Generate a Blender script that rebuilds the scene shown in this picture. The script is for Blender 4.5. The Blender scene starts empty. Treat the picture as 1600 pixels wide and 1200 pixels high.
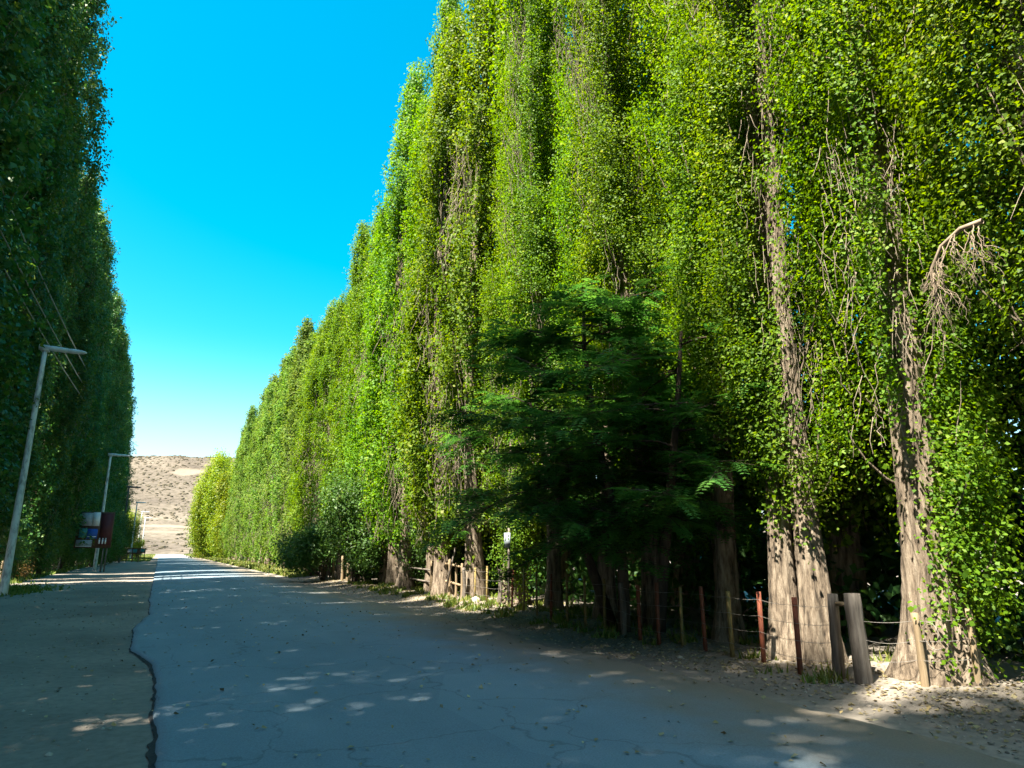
import bpy, math, random
import numpy as np

random.seed(7)
RNG = np.random.default_rng(7)
SC = bpy.context.scene
COL = SC.collection
R = math.radians

# ------------------------------------------------------------------ camera, sky, sun, exposure
cam_d = bpy.data.cameras.new('camera')
cam = bpy.data.objects.new('camera', cam_d)
COL.objects.link(cam)
cam.location = (0, 0, 1.7)
cam.rotation_euler = (R(90 + 13.8), 0, R(-26.96))
cam_d.sensor_width = 36
cam_d.lens = 1050 / 1600 * 36
cam_d.clip_start = 0.1
cam_d.clip_end = 6000
SC.camera = cam

SUN_EL = 60.0          # degrees above the horizon
SUN_SWING = 21.0       # the light travels towards +X, swung this far towards +Y
world = bpy.data.worlds.new('World')
SC.world = world
world.use_nodes = True
wn, wl = world.node_tree.nodes, world.node_tree.links
wn.clear()
w_out = wn.new('ShaderNodeOutputWorld')
w_bg = wn.new('ShaderNodeBackground')
w_sky = wn.new('ShaderNodeTexSky')
w_sky.sky_type = 'NISHITA'
w_sky.sun_disc = False
w_sky.sun_elevation = R(SUN_EL)
w_sky.sun_rotation = R(270 - SUN_SWING)
w_sky.altitude = 900
w_sky.air_density = 1.0
w_sky.dust_density = 3.0
w_sky.ozone_density = 1.0
w_hs = wn.new('ShaderNodeHueSaturation')
w_hs.inputs['Hue'].default_value = 0.462
w_hs.inputs['Saturation'].default_value = 1.6
w_hs.inputs['Value'].default_value = 1.0
w_tc = wn.new('ShaderNodeTexCoord')
w_xyz = wn.new('ShaderNodeSeparateXYZ')
w_mr = wn.new('ShaderNodeMapRange')              # the air pales towards the horizon, all the way round
w_mr.interpolation_type = 'SMOOTHSTEP'
w_mr.inputs['From Min'].default_value = 0.02
w_mr.inputs['From Max'].default_value = 0.30
w_mr.inputs['To Min'].default_value = 0.95
w_mr.inputs['To Max'].default_value = 1.62
wl.new(w_tc.outputs['Generated'], w_xyz.inputs[0])
wl.new(w_xyz.outputs['Z'], w_mr.inputs['Value'])
wl.new(w_mr.outputs[0], w_hs.inputs['Saturation'])
wl.new(w_sky.outputs[0], w_hs.inputs['Color'])
wl.new(w_hs.outputs[0], w_bg.inputs['Color'])
w_bg.inputs['Strength'].default_value = 0.070
wl.new(w_bg.outputs[0], w_out.inputs['Surface'])

sun_d = bpy.data.lights.new('sun', 'SUN')
sun_d.energy = 5.0
sun_d.angle = R(0.53)
sun_d.color = (1.0, 0.92, 0.78)
sun = bpy.data.objects.new('sun', sun_d)
COL.objects.link(sun)
sun.rotation_euler = (0, R(-(90 - SUN_EL)), R(SUN_SWING))   # shines along +X, down
sun.location = (-30, -8, 60)

SC.view_settings.view_transform = 'Standard'
SC.view_settings.look = 'None'
SC.view_settings.exposure = 2.4
SC.view_settings.gamma = 1
SC.view_settings.use_curve_mapping = False
SC.render.engine = 'CYCLES'
SC.cycles.max_bounces = 8
SC.cycles.diffuse_bounces = 4
SC.cycles.glossy_bounces = 2
SC.cycles.transmission_bounces = 6
SC.cycles.use_denoising = True

# ------------------------------------------------------------------ helpers
def np_mesh(name, verts, faces, attr=None, smooth=False, mats=(), midx=None):
    """verts (n,3), faces: list of (m,k) int arrays"""
    me = bpy.data.meshes.new(name)
    verts = np.asarray(verts, np.float32)
    if not isinstance(faces, list):
        faces = [faces]
    faces = [np.asarray(f, np.int32) for f in faces if len(f)]
    me.vertices.add(len(verts))
    me.vertices.foreach_set('co', verts.ravel())
    tot = np.concatenate([np.full(len(f), f.shape[1], np.int32) for f in faces])
    idx = np.concatenate([f.ravel() for f in faces])
    start = np.concatenate([[0], np.cumsum(tot)[:-1]]).astype(np.int32)
    me.loops.add(len(idx))
    me.loops.foreach_set('vertex_index', idx)
    me.polygons.add(len(tot))
    me.polygons.foreach_set('loop_start', start)
    me.polygons.foreach_set('loop_total', tot)
    for m in mats:
        me.materials.append(m)
    if midx is not None:
        me.polygons.foreach_set('material_index', np.asarray(midx, np.int32))
    if smooth:
        me.polygons.foreach_set('use_smooth', np.ones(len(tot), bool))
    me.update(calc_edges=True)
    if attr is not None:
        a = me.attributes.new('tint', 'FLOAT', 'POINT')
        a.data.foreach_set('value', np.asarray(attr, np.float32))
    return me

def obj(name, me, parent=None, loc=None):
    o = bpy.data.objects.new(name, me)
    COL.objects.link(o)
    if parent is not None:
        o.parent = parent
    if loc is not None:
        o.location = loc
    return o

def tag(o, label, cat, group=None):
    o['label'] = label
    o['category'] = cat
    if group:
        o['group'] = group
    return o

def thing(name, label, cat, loc=(0, 0, 0), rz=0.0, group=None):
    o = bpy.data.objects.new(name, None)
    COL.objects.link(o)
    o.empty_display_size = 0.3
    o.location = loc
    o.rotation_euler = (0, 0, rz)
    return tag(o, label, cat, group)

class MB:
    """collects quads/tris as numpy blocks, builds one mesh"""
    def __init__(self):
        self.v, self.f4, self.f3, self.n, self.t = [], [], [], 0, []
    def add(self, v, f, tint=0.5):
        v = np.asarray(v, float)
        f = np.asarray(f, int)
        if len(f):
            (self.f4 if f.shape[1] == 4 else self.f3).append(f + self.n)
        self.v.append(v)
        self.t.append(np.broadcast_to(np.asarray(tint, float), (len(v),)))
        self.n += len(v)
    def box(self, c, s, rz=0.0, ry=0.0, tint=0.5):
        x, y, z = np.array(s) / 2
        v = np.array([(a, b, d) for d in (-z, z) for b in (-y, y) for a in (-x, x)])
        if ry:
            cc, ss = math.cos(ry), math.sin(ry)
            v = v @ np.array([[cc, 0, -ss], [0, 1, 0], [ss, 0, cc]])
        if rz:
            cc, ss = math.cos(rz), math.sin(rz)
            v = v @ np.array([[cc, ss, 0], [-ss, cc, 0], [0, 0, 1]])
        self.add(v + np.array(c), [(0, 2, 3, 1), (4, 5, 7, 6), (0, 1, 5, 4), (1, 3, 7, 5), (3, 2, 6, 7), (2, 0, 4, 6)], tint)
    def tube(self, pts, rad, sides=6, tint=0.5, cap=True, flute=None):
        pts = np.asarray(pts, float)
        n = len(pts)
        rad = np.broadcast_to(np.asarray(rad, float), (n,))
        tan = np.gradient(pts, axis=0)
        tan /= np.linalg.norm(tan, axis=1)[:, None] + 1e-9
        ref = np.array([1.0, 0, 0]) if abs(tan[:, 0]).max() < 0.9 else np.array([0, 1.0, 0])
        a = ref - tan * (tan @ ref)[:, None]
        a /= np.linalg.norm(a, axis=1)[:, None] + 1e-9
        b = np.cross(tan, a)
        ang = np.linspace(0, 2 * np.pi, sides, endpoint=False)
        rr = np.repeat(rad[:, None], sides, 1)
        if flute is not None:
            rr = rr * flute
        v = pts[:, None] + rr[..., None] * (np.cos(ang)[None, :, None] * a[:, None] + np.sin(ang)[None, :, None] * b[:, None])
        i = np.arange(n - 1)[:, None] * sides
        j = np.arange(sides)[None]
        k = (j + 1) % sides
        f = np.stack([i + j, i + k, i + sides + k, i + sides + j], -1).reshape(-1, 4)
        base = self.n
        self.add(v.reshape(-1, 3), f, tint)
        if cap:
            self.add(np.array([pts[0], pts[-1]]), np.zeros((0, 3), int), tint)
            jj = np.arange(sides); kk = (jj + 1) % sides
            c0, c1 = base + n * sides, base + n * sides + 1
            self.f3.append(np.stack([np.full(sides, c0), base + kk, base + jj], -1))
            self.f3.append(np.stack([np.full(sides, c1), base + (n - 1) * sides + jj, base + (n - 1) * sides + kk], -1))
    def mesh(self, name, mat, smooth=False):
        v = np.concatenate(self.v)
        fs = []
        if self.f4:
            fs.append(np.concatenate(self.f4))
        if self.f3:
            fs.append(np.concatenate(self.f3))
        return np_mesh(name, v, fs, np.concatenate(self.t), smooth, (mat,))
    def build(self, name, mat, parent=None, loc=None, smooth=False):
        return obj(name, self.mesh(name, mat, smooth), parent, loc)

def smoothstep(a, b, x):
    t = np.clip((np.asarray(x, float) - a) / (b - a), 0, 1)
    return t * t * (3 - 2 * t)

def vnoise(x, y, seed=0):
    """cheap smooth value noise"""
    x = np.asarray(x, float); y = np.asarray(y, float)
    xi, yi = np.floor(x), np.floor(y)
    fx, fy = x - xi, y - yi
    fx, fy = fx * fx * (3 - 2 * fx), fy * fy * (3 - 2 * fy)
    def h(a, b):
        s = np.sin(a * 127.1 + b * 311.7 + seed * 74.7) * 43758.5453
        return s - np.floor(s)
    return (h(xi, yi) * (1 - fx) + h(xi + 1, yi) * fx) * (1 - fy) + (h(xi, yi + 1) * (1 - fx) + h(xi + 1, yi + 1) * fx) * fy

ORD = ('first second third fourth fifth sixth seventh eighth ninth tenth eleventh twelfth thirteenth fourteenth fifteenth sixteenth seventeenth '
       'eighteenth nineteenth').split()
TENS = {2: 'twenty', 3: 'thirty', 4: 'forty', 5: 'fifty', 6: 'sixty'}
def ordinal(i):
    """1 -> first"""
    if i < 20:
        return ORD[i - 1]
    t, u = divmod(i, 10)
    return (TENS[t][:-1] + 'ieth') if u == 0 else TENS[t] + '-' + ORD[u - 1]

# ------------------------------------------------------------------ materials
def new_mat(name):
    m = bpy.data.materials.new(name)
    m.use_nodes = True
    nt = m.node_tree
    nt.nodes.clear()
    return m, nt.nodes, nt.links

def ramp(n, stops):
    r = n.new('ShaderNodeValToRGB')
    e = r.color_ramp.elements
    while len(e) < len(stops):
        e.new(0.5)
    for el, (p, c) in zip(e, stops):
        el.position = p
        el.color = (*c, 1)
    return r

def leaf_mat(name, stops, trans=0.38, rough=0.5, spec=0.35, vary=0.05):
    m, n, l = new_mat(name)
    out = n.new('ShaderNodeOutputMaterial')
    at = n.new('ShaderNodeAttribute'); at.attribute_name = 'tint'
    r = ramp(n, stops)
    l.new(at.outputs['Fac'], r.inputs[0])
    oi = n.new('ShaderNodeObjectInfo')
    mr = n.new('ShaderNodeMapRange')
    mr.inputs['To Min'].default_value = 1 - vary * 3
    mr.inputs['To Max'].default_value = 1 + vary * 3
    l.new(oi.outputs['Random'], mr.inputs['Value'])
    mh = n.new('ShaderNodeMapRange')
    mh.inputs['To Min'].default_value = 0.5 - vary * 0.25
    mh.inputs['To Max'].default_value = 0.5 + vary * 0.25
    l.new(oi.outputs['Random'], mh.inputs['Value'])
    hs = n.new('ShaderNodeHueSaturation')
    l.new(r.outputs[0], hs.inputs['Color'])
    l.new(mr.outputs[0], hs.inputs['Value'])
    l.new(mh.outputs[0], hs.inputs['Hue'])
    p = n.new('ShaderNodeBsdfPrincipled')
    p.inputs['Roughness'].default_value = rough
    p.inputs['Specular IOR Level'].default_value = spec
    l.new(hs.outputs[0], p.inputs['Base Color'])
    t = n.new('ShaderNodeBsdfTranslucent')
    h2 = n.new('ShaderNodeHueSaturation')
    h2.inputs['Hue'].default_value = 0.485
    h2.inputs['Saturation'].default_value = 1.1
    h2.inputs['Value'].default_value = 1.5
    l.new(hs.outputs[0], h2.inputs['Color'])
    l.new(h2.outputs[0], t.inputs['Color'])
    mx = n.new('ShaderNodeMixShader')
    mx.inputs[0].default_value = trans
    l.new(p.outputs[0], mx.inputs[1])
    l.new(t.outputs[0], mx.inputs[2])
    l.new(mx.outputs[0], out.inputs[0])
    return m

def rough_mat(name, stops, scale=6.0, stretch=(1, 1, 1), rough=0.85, bump=0.4, detail=6, dist=0.03, use_tint=0.0, spec=0.3, scale2=None, mix2=None):
    """noise-driven colour with bump, object coordinates"""
    m, n, l = new_mat(name)
    out = n.new('ShaderNodeOutputMaterial')
    tc = n.new('ShaderNodeTexCoord')
    mp = n.new('ShaderNodeMapping')
    mp.inputs['Scale'].default_value = stretch
    l.new(tc.outputs['Object'], mp.inputs[0])
    nz = n.new('ShaderNodeTexNoise')
    nz.inputs['Scale'].default_value = scale
    nz.inputs['Detail'].default_value = detail
    nz.inputs['Roughness'].default_value = 0.65
    l.new(mp.outputs[0], nz.inputs['Vector'])
    r = ramp(n, stops)
    fac = nz.outputs['Fac']
    if use_tint:
        at = n.new('ShaderNodeAttribute'); at.attribute_name = 'tint'
        a = n.new('ShaderNodeMath'); a.operation = 'MULTIPLY_ADD'
        a.inputs[1].default_value = use_tint
        s = n.new('ShaderNodeMath'); s.operation = 'SUBTRACT'
        l.new(at.outputs['Fac'], s.inputs[0]); s.inputs[1].default_value = 0.5
        l.new(s.outputs[0], a.inputs[0]); l.new(nz.outputs['Fac'], a.inputs[2])
        fac = a.outputs[0]
    l.new(fac, r.inputs[0])
    col = r.outputs[0]
    if scale2:
        n2 = n.new('ShaderNodeTexNoise')
        n2.inputs['Scale'].default_value = scale2
        n2.inputs['Detail'].default_value = 4
        l.new(tc.outputs['Object'], n2.inputs['Vector'])
        r2 = ramp(n, [(0.42, (0, 0, 0)), (0.62, (1, 1, 1))])
        l.new(n2.outputs['Fac'], r2.inputs[0])
        mx = n.new('ShaderNodeMix'); mx.data_type = 'RGBA'
        l.new(r2.outputs[0], mx.inputs['Factor'])
        l.new(col, mx.inputs['A'])
        mx.inputs['B'].default_value = (*mix2, 1)
        col = mx.outputs['Result']
    p = n.new('ShaderNodeBsdfPrincipled')
    p.inputs['Roughness'].default_value = rough
    p.inputs['Specular IOR Level'].default_value = spec
    l.new(col, p.inputs['Base Color'])
    b = n.new('ShaderNodeBump')
    b.inputs['Strength'].default_value = bump
    b.inputs['Distance'].default_value = dist
    l.new(nz.outputs['Fac'], b.inputs['Height'])
    l.new(b.outputs[0], p.inputs['Normal'])
    l.new(p.outputs[0], out.inputs[0])
    return m

M = {}
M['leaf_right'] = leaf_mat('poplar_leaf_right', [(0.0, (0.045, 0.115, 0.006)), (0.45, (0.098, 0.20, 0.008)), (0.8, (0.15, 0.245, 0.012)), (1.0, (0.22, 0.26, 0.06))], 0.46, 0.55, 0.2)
M['leaf_far'] = leaf_mat('poplar_leaf_hazed', [(0.0, (0.06, 0.13, 0.02)), (0.45, (0.105, 0.20, 0.025)), (1.0, (0.19, 0.25, 0.06))], 0.46, 0.6, 0.15)  # far leaves made paler, a slight haze put into the colour
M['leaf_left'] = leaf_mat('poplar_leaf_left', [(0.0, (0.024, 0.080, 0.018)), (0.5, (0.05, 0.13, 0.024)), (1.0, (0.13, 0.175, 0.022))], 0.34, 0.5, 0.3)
M['leaf_yellow'] = leaf_mat('yellow_green_leaf', [(0.0, (0.06, 0.13, 0.008)), (0.5, (0.15, 0.215, 0.010)), (1.0, (0.25, 0.27, 0.02))], 0.4, 0.5, 0.3)
M['leaf_locust'] = leaf_mat('locust_leaflet', [(0.0, (0.035, 0.11, 0.024)), (0.6, (0.065, 0.175, 0.03)), (1.0, (0.13, 0.22, 0.04))], 0.42, 0.5, 0.25)
M['leaf_shrub'] = leaf_mat('shrub_leaf', [(0.0, (0.03, 0.085, 0.018)), (0.6, (0.055, 0.14, 0.022)), (1.0, (0.09, 0.14, 0.02))], 0.3, 0.5, 0.3)
M['leaf_russet'] = leaf_mat('russet_leaf', [(0.0, (0.12, 0.09, 0.02)), (1.0, (0.24, 0.15, 0.04))], 0.3)
M['grass'] = leaf_mat('grass_blade', [(0.0, (0.05, 0.10, 0.015)), (0.6, (0.13, 0.17, 0.025)), (1.0, (0.30, 0.26, 0.10))], 0.3)
M['litter'] = leaf_mat('dry_leaf', [(0.0, (0.14, 0.11, 0.06)), (0.6, (0.25, 0.20, 0.09)), (1.0, (0.42, 0.38, 0.22))], 0.1)
M['bark'] = rough_mat('poplar_bark', [(0.36, (0.028, 0.022, 0.016)), (0.5, (0.145, 0.112, 0.080)), (0.68, (0.29, 0.24, 0.18))], 13.0, (1, 1, 0.17), 0.95, 1.0, 10, 0.07, 0.5)
M['twig'] = rough_mat('bleached_twig', [(0.3, (0.15, 0.115, 0.08)), (0.7, (0.30, 0.24, 0.17))], 9.0, (1, 1, 0.2), 0.9, 0.2)
M['bark_dark'] = rough_mat('dark_bark', [(0.3, (0.03, 0.022, 0.016)), (0.7, (0.11, 0.08, 0.055))], 9.0, (1, 1, 0.2), 0.9, 0.6, 6, 0.03)
M['asphalt'] = None
M['wood_grey'] = rough_mat('weathered_wood', [(0.32, (0.05, 0.042, 0.035)), (0.52, (0.14, 0.12, 0.10)), (0.75, (0.23, 0.205, 0.175))], 14.0, (1, 1, 0.08), 0.9, 0.8, 8, 0.02)
M['wood_pale'] = rough_mat('pale_wood', [(0.3, (0.13, 0.095, 0.055)), (0.7, (0.33, 0.25, 0.155))], 9.0, (1, 1, 0.08), 0.9, 0.7, 8, 0.02)
M['rust_red'] = rough_mat('rusty_red_steel', [(0.3, (0.09, 0.030, 0.018)), (0.7, (0.235, 0.068, 0.034))], 20, (1, 1, 0.3), 0.8, 0.3, 6, 0.01)
M['rust_ochre'] = rough_mat('ochre_post', [(0.3, (0.10, 0.08, 0.03)), (0.7, (0.27, 0.20, 0.07))], 20, (1, 1, 0.3), 0.8, 0.3, 6, 0.01)
M['wire'] = rough_mat('galvanised_wire', [(0.3, (0.12, 0.11, 0.10)), (0.7, (0.27, 0.25, 0.22))], 30, (1, 1, 1), 0.5, 0.1)
M['cable'] = rough_mat('grey_cable', [(0.3, (0.18, 0.2, 0.2)), (0.7, (0.3, 0.32, 0.32))], 10, (1, 1, 1), 0.6, 0.1)
M['pole_white'] = rough_mat('whitewashed_pole', [(0.38, (0.30, 0.29, 0.28)), (0.5, (0.62, 0.62, 0.60)), (0.7, (0.80, 0.80, 0.78))], 5, (1, 1, 0.35), 0.7, 0.3, 8, 0.01)
M['pole_backlit'] = rough_mat('backlit_pole', [(0.3, (0.05, 0.045, 0.04)), (0.7, (0.13, 0.12, 0.11))], 6, (1, 1, 0.3), 0.7, 0.2)  # backlit tone of the third lamp, put into the colour
M['lamp_grey'] = rough_mat('lamp_housing', [(0.3, (0.42, 0.45, 0.46)), (0.7, (0.62, 0.64, 0.64))], 6, (1, 1, 1), 0.5, 0.05)
M['sign_maroon'] = rough_mat('maroon_panel', [(0.3, (0.06, 0.016, 0.02)), (0.7, (0.10, 0.028, 0.03))], 3, (1, 1, 1), 0.6, 0.05)
M['sign_grey'] = rough_mat('poster_grey', [(0.3, (0.18, 0.22, 0.26)), (0.7, (0.36, 0.40, 0.44))], 5, (1, 1, 1), 0.6, 0.02)
M['sign_blue'] = rough_mat('poster_blue', [(0.3, (0.02, 0.07, 0.32)), (0.7, (0.03, 0.12, 0.45))], 4, (1, 1, 1), 0.6, 0.02)
M['sign_white'] = rough_mat('poster_white', [(0.3, (0.6, 0.63, 0.66)), (0.7, (0.8, 0.8, 0.8))], 4, (1, 1, 1), 0.6, 0.02)
M['sign_teal'] = rough_mat('poster_teal', [(0.3, (0.03, 0.16, 0.17)), (0.7, (0.06, 0.26, 0.26))], 4, (1, 1, 1), 0.6, 0.02)
M['sign_wood'] = rough_mat('dark_sign_wood', [(0.3, (0.05, 0.03, 0.02)), (0.7, (0.12, 0.07, 0.045))], 8, (1, 1, 0.2), 0.8, 0.3)
M['stone'] = rough_mat('stone', [(0.3, (0.14, 0.12, 0.10)), (0.7, (0.32, 0.28, 0.23))], 12, (1, 1, 1), 0.9, 0.5, 6, 0.01, 0.5)
M['groove_shade'] = rough_mat('road_groove_shade', [(0.3, (0.012, 0.012, 0.013)), (0.7, (0.04, 0.038, 0.036))], 18, (1, 1, 1), 0.9, 0.8, 8, 0.02)  # shade in the road-edge groove, painted as dark colour
M['scrub'] = rough_mat('scrub_foliage', [(0.3, (0.05, 0.044, 0.026)), (0.7, (0.10, 0.083, 0.055))], 1.5, (1, 1, 1), 0.95, 0.5, 6, 0.2, 0.7)

def ground_mat():
    m, n, l = new_mat('dirt_ground')
    out = n.new('ShaderNodeOutputMaterial')
    tc = n.new('ShaderNodeTexCoord')
    big = n.new('ShaderNodeTexNoise'); big.inputs['Scale'].default_value = 0.35; big.inputs['Detail'].default_value = 6
    fin = n.new('ShaderNodeTexNoise'); fin.inputs['Scale'].default_value = 9; fin.inputs['Detail'].default_value = 10; fin.inputs['Roughness'].default_value = 0.75
    gr = n.new('ShaderNodeTexVoronoi'); gr.inputs['Scale'].default_value = 34
    for t in (big, fin, gr):
        l.new(tc.outputs['Object'], t.inputs['Vector'])
    r1 = ramp(n, [(0.35, (0.17, 0.15, 0.127)), (0.65, (0.255, 0.224, 0.186))])
    l.new(big.outputs['Fac'], r1.inputs[0])
    r2 = ramp(n, [(0.3, (0.6, 0.6, 0.6)), (0.55, (1, 1, 1)), (0.75, (1.25, 1.22, 1.16))])
    l.new(fin.outputs['Fac'], r2.inputs[0])
    mx = n.new('ShaderNodeMix'); mx.data_type = 'RGBA'; mx.blend_type = 'MULTIPLY'
    mx.inputs['Factor'].default_value = 0.8
    l.new(r1.outputs[0], mx.inputs['A']); l.new(r2.outputs[0], mx.inputs['B'])
    r3 = ramp(n, [(0.0, (1.5, 1.45, 1.35)), (0.12, (1, 1, 1))])
    l.new(gr.outputs['Distance'], r3.inputs[0])
    m2 = n.new('ShaderNodeMix'); m2.data_type = 'RGBA'; m2.blend_type = 'MULTIPLY'
    m2.inputs['Factor'].default_value = 0.5
    l.new(mx.outputs['Result'], m2.inputs['A']); l.new(r3.outputs[0], m2.inputs['B'])
    p = n.new('ShaderNodeBsdfPrincipled')
    p.inputs['Roughness'].default_value = 0.95
    p.inputs['Specular IOR Level'].default_value = 0.15
    l.new(m2.outputs['Result'], p.inputs['Base Color'])
    b = n.new('ShaderNodeBump'); b.inputs['Strength'].default_value = 0.4; b.inputs['Distance'].default_value = 0.015
    l.new(fin.outputs['Fac'], b.inputs['Height'])
    l.new(b.outputs[0], p.inputs['Normal'])
    l.new(p.outputs[0], out.inputs[0])
    return m
M['ground'] = ground_mat()

def asphalt_mat():
    m, n, l = new_mat('worn_asphalt')
    out = n.new('ShaderNodeOutputMaterial')
    tc = n.new('ShaderNodeTexCoord')
    mp = n.new('ShaderNodeMapping'); mp.inputs['Scale'].default_value = (1, 0.12, 1)
    l.new(tc.outputs['Object'], mp.inputs[0])
    lane = n.new('ShaderNodeTexNoise'); lane.inputs['Scale'].default_value = 0.8; lane.inputs['Detail'].default_value = 5
    l.new(mp.outputs[0], lane.inputs['Vector'])
    big = n.new('ShaderNodeTexNoise'); big.inputs['Scale'].default_value = 0.6; big.inputs['Detail'].default_value = 7; big.inputs['Roughness'].default_value = 0.6
    fin = n.new('ShaderNodeTexNoise'); fin.inputs['Scale'].default_value = 60; fin.inputs['Detail'].default_value = 6; fin.inputs['Roughness'].default_value = 0.8
    gr = n.new('ShaderNodeTexVoronoi'); gr.inputs['Scale'].default_value = 90
    for t in (big, fin, gr):
        l.new(tc.outputs['Object'], t.inputs['Vector'])
    r1 = ramp(n, [(0.3, (0.122, 0.170, 0.208)), (0.7, (0.185, 0.24, 0.28))])
    ad = n.new('ShaderNodeMath'); ad.operation = 'MULTIPLY_ADD'; ad.inputs[1].default_value = 0.5
    l.new(lane.outputs['Fac'], ad.inputs[0])
    hf = n.new('ShaderNodeMath'); hf.operation = 'MULTIPLY'; hf.inputs[1].default_value = 0.5
    l.new(big.outputs['Fac'], hf.inputs[0]); l.new(hf.outputs[0], ad.inputs[2])
    l.new(ad.outputs[0], r1.inputs[0])
    r2 = ramp(n, [(0.3, (0.62, 0.62, 0.62)), (0.7, (1.3, 1.3, 1.3))])
    l.new(fin.outputs['Fac'], r2.inputs[0])
    mx = n.new('ShaderNodeMix'); mx.data_type = 'RGBA'; mx.blend_type = 'MULTIPLY'; mx.inputs['Factor'].default_value = 0.9
    l.new(r1.outputs[0], mx.inputs['A']); l.new(r2.outputs[0], mx.inputs['B'])
    # pale stone chips
    r3 = ramp(n, [(0.0, (1.8, 1.75, 1.65)), (0.18, (1, 1, 1))])
    l.new(gr.outputs['Distance'], r3.inputs[0])
    m2 = n.new('ShaderNodeMix'); m2.data_type = 'RGBA'; m2.blend_type = 'MULTIPLY'; m2.inputs['Factor'].default_value = 0.5
    l.new(mx.outputs['Result'], m2.inputs['A']); l.new(r3.outputs[0], m2.inputs['B'])
    # map cracking and a few darker repair patches
    dw = n.new('ShaderNodeTexNoise'); dw.inputs['Scale'].default_value = 2.2; dw.inputs['Detail'].default_value = 5
    l.new(tc.outputs['Object'], dw.inputs['Vector'])
    va = n.new('ShaderNodeVectorMath'); va.operation = 'MULTIPLY_ADD'; va.inputs[1].default_value = (0.7, 0.7, 0)
    l.new(dw.outputs['Color'], va.inputs[0]); l.new(tc.outputs['Object'], va.inputs[2])
    ck = n.new('ShaderNodeTexVoronoi'); ck.feature = 'DISTANCE_TO_EDGE'; ck.inputs['Scale'].default_value = 0.55
    l.new(va.outputs[0], ck.inputs['Vector'])
    rc = ramp(n, [(0.0, (0.6, 0.6, 0.6)), (0.009, (1, 1, 1))])
    l.new(ck.outputs['Distance'], rc.inputs[0])
    cell = n.new('ShaderNodeTexVoronoi'); cell.inputs['Scale'].default_value = 0.4; cell.distance = 'CHEBYCHEV'
    mpc = n.new('ShaderNodeMapping'); mpc.inputs['Scale'].default_value = (1, 0.45, 1)
    l.new(tc.outputs['Object'], mpc.inputs[0]); l.new(mpc.outputs[0], cell.inputs['Vector'])
    rp = ramp(n, [(0.12, (0.78, 0.78, 0.79)), (0.16, (1, 1, 1)), (0.8, (1, 1, 1)), (0.9, (1.12, 1.12, 1.1))])
    sc_ = n.new('ShaderNodeSeparateColor'); l.new(cell.outputs['Color'], sc_.inputs[0]); l.new(sc_.outputs[0], rp.inputs[0])
    for rnode in (rc, rp):
        mm = n.new('ShaderNodeMix'); mm.data_type = 'RGBA'; mm.blend_type = 'MULTIPLY'; mm.inputs['Factor'].default_value = 0.8
        l.new(m2.outputs['Result'], mm.inputs['A']); l.new(rnode.outputs[0], mm.inputs['B'])
        m2 = mm
    # dust blown over the right-hand edge of the lane
    sx = n.new('ShaderNodeSeparateXYZ'); l.new(tc.outputs['Object'], sx.inputs[0])
    dn = n.new('ShaderNodeTexNoise'); dn.inputs['Scale'].default_value = 1.1; dn.inputs['Detail'].default_value = 8
    l.new(tc.outputs['Object'], dn.inputs['Vector'])
    s1 = n.new('ShaderNodeMath'); s1.operation = 'MULTIPLY_ADD'; s1.inputs[1].default_value = 2.6
    l.new(dn.outputs['Fac'], s1.inputs[0]); l.new(sx.outputs['X'], s1.inputs[2])
    mr = n.new('ShaderNodeMapRange'); mr.inputs['From Min'].default_value = 5.2; mr.inputs['From Max'].default_value = 7.6
    mr.interpolation_type = 'SMOOTHSTEP'
    l.new(s1.outputs[0], mr.inputs['Value'])
    dm = n.new('ShaderNodeMix'); dm.data_type = 'RGBA'
    l.new(mr.outputs[0], dm.inputs['Factor'])
    l.new(m2.outputs['Result'], dm.inputs['A'])
    rd = ramp(n, [(0.3, (0.13, 0.112, 0.09)), (0.7, (0.23, 0.195, 0.15))])
    l.new(fin.outputs['Fac'], rd.inputs[0])
    l.new(rd.outputs[0], dm.inputs['B'])
    p = n.new('ShaderNodeBsdfPrincipled')
    p.inputs['Roughness'].default_value = 0.8
    p.inputs['Specular IOR Level'].default_value = 0.3
    l.new(dm.outputs['Result'], p.inputs['Base Color'])
    b = n.new('ShaderNodeBump'); b.inputs['Strength'].default_value = 0.5; b.inputs['Distance'].default_value = 0.008
    l.new(fin.outputs['Fac'], b.inputs['Height'])
    l.new(b.outputs[0], p.inputs['Normal'])
    l.new(p.outputs[0], out.inputs[0])
    return m
M['asphalt'] = asphalt_mat()

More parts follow.
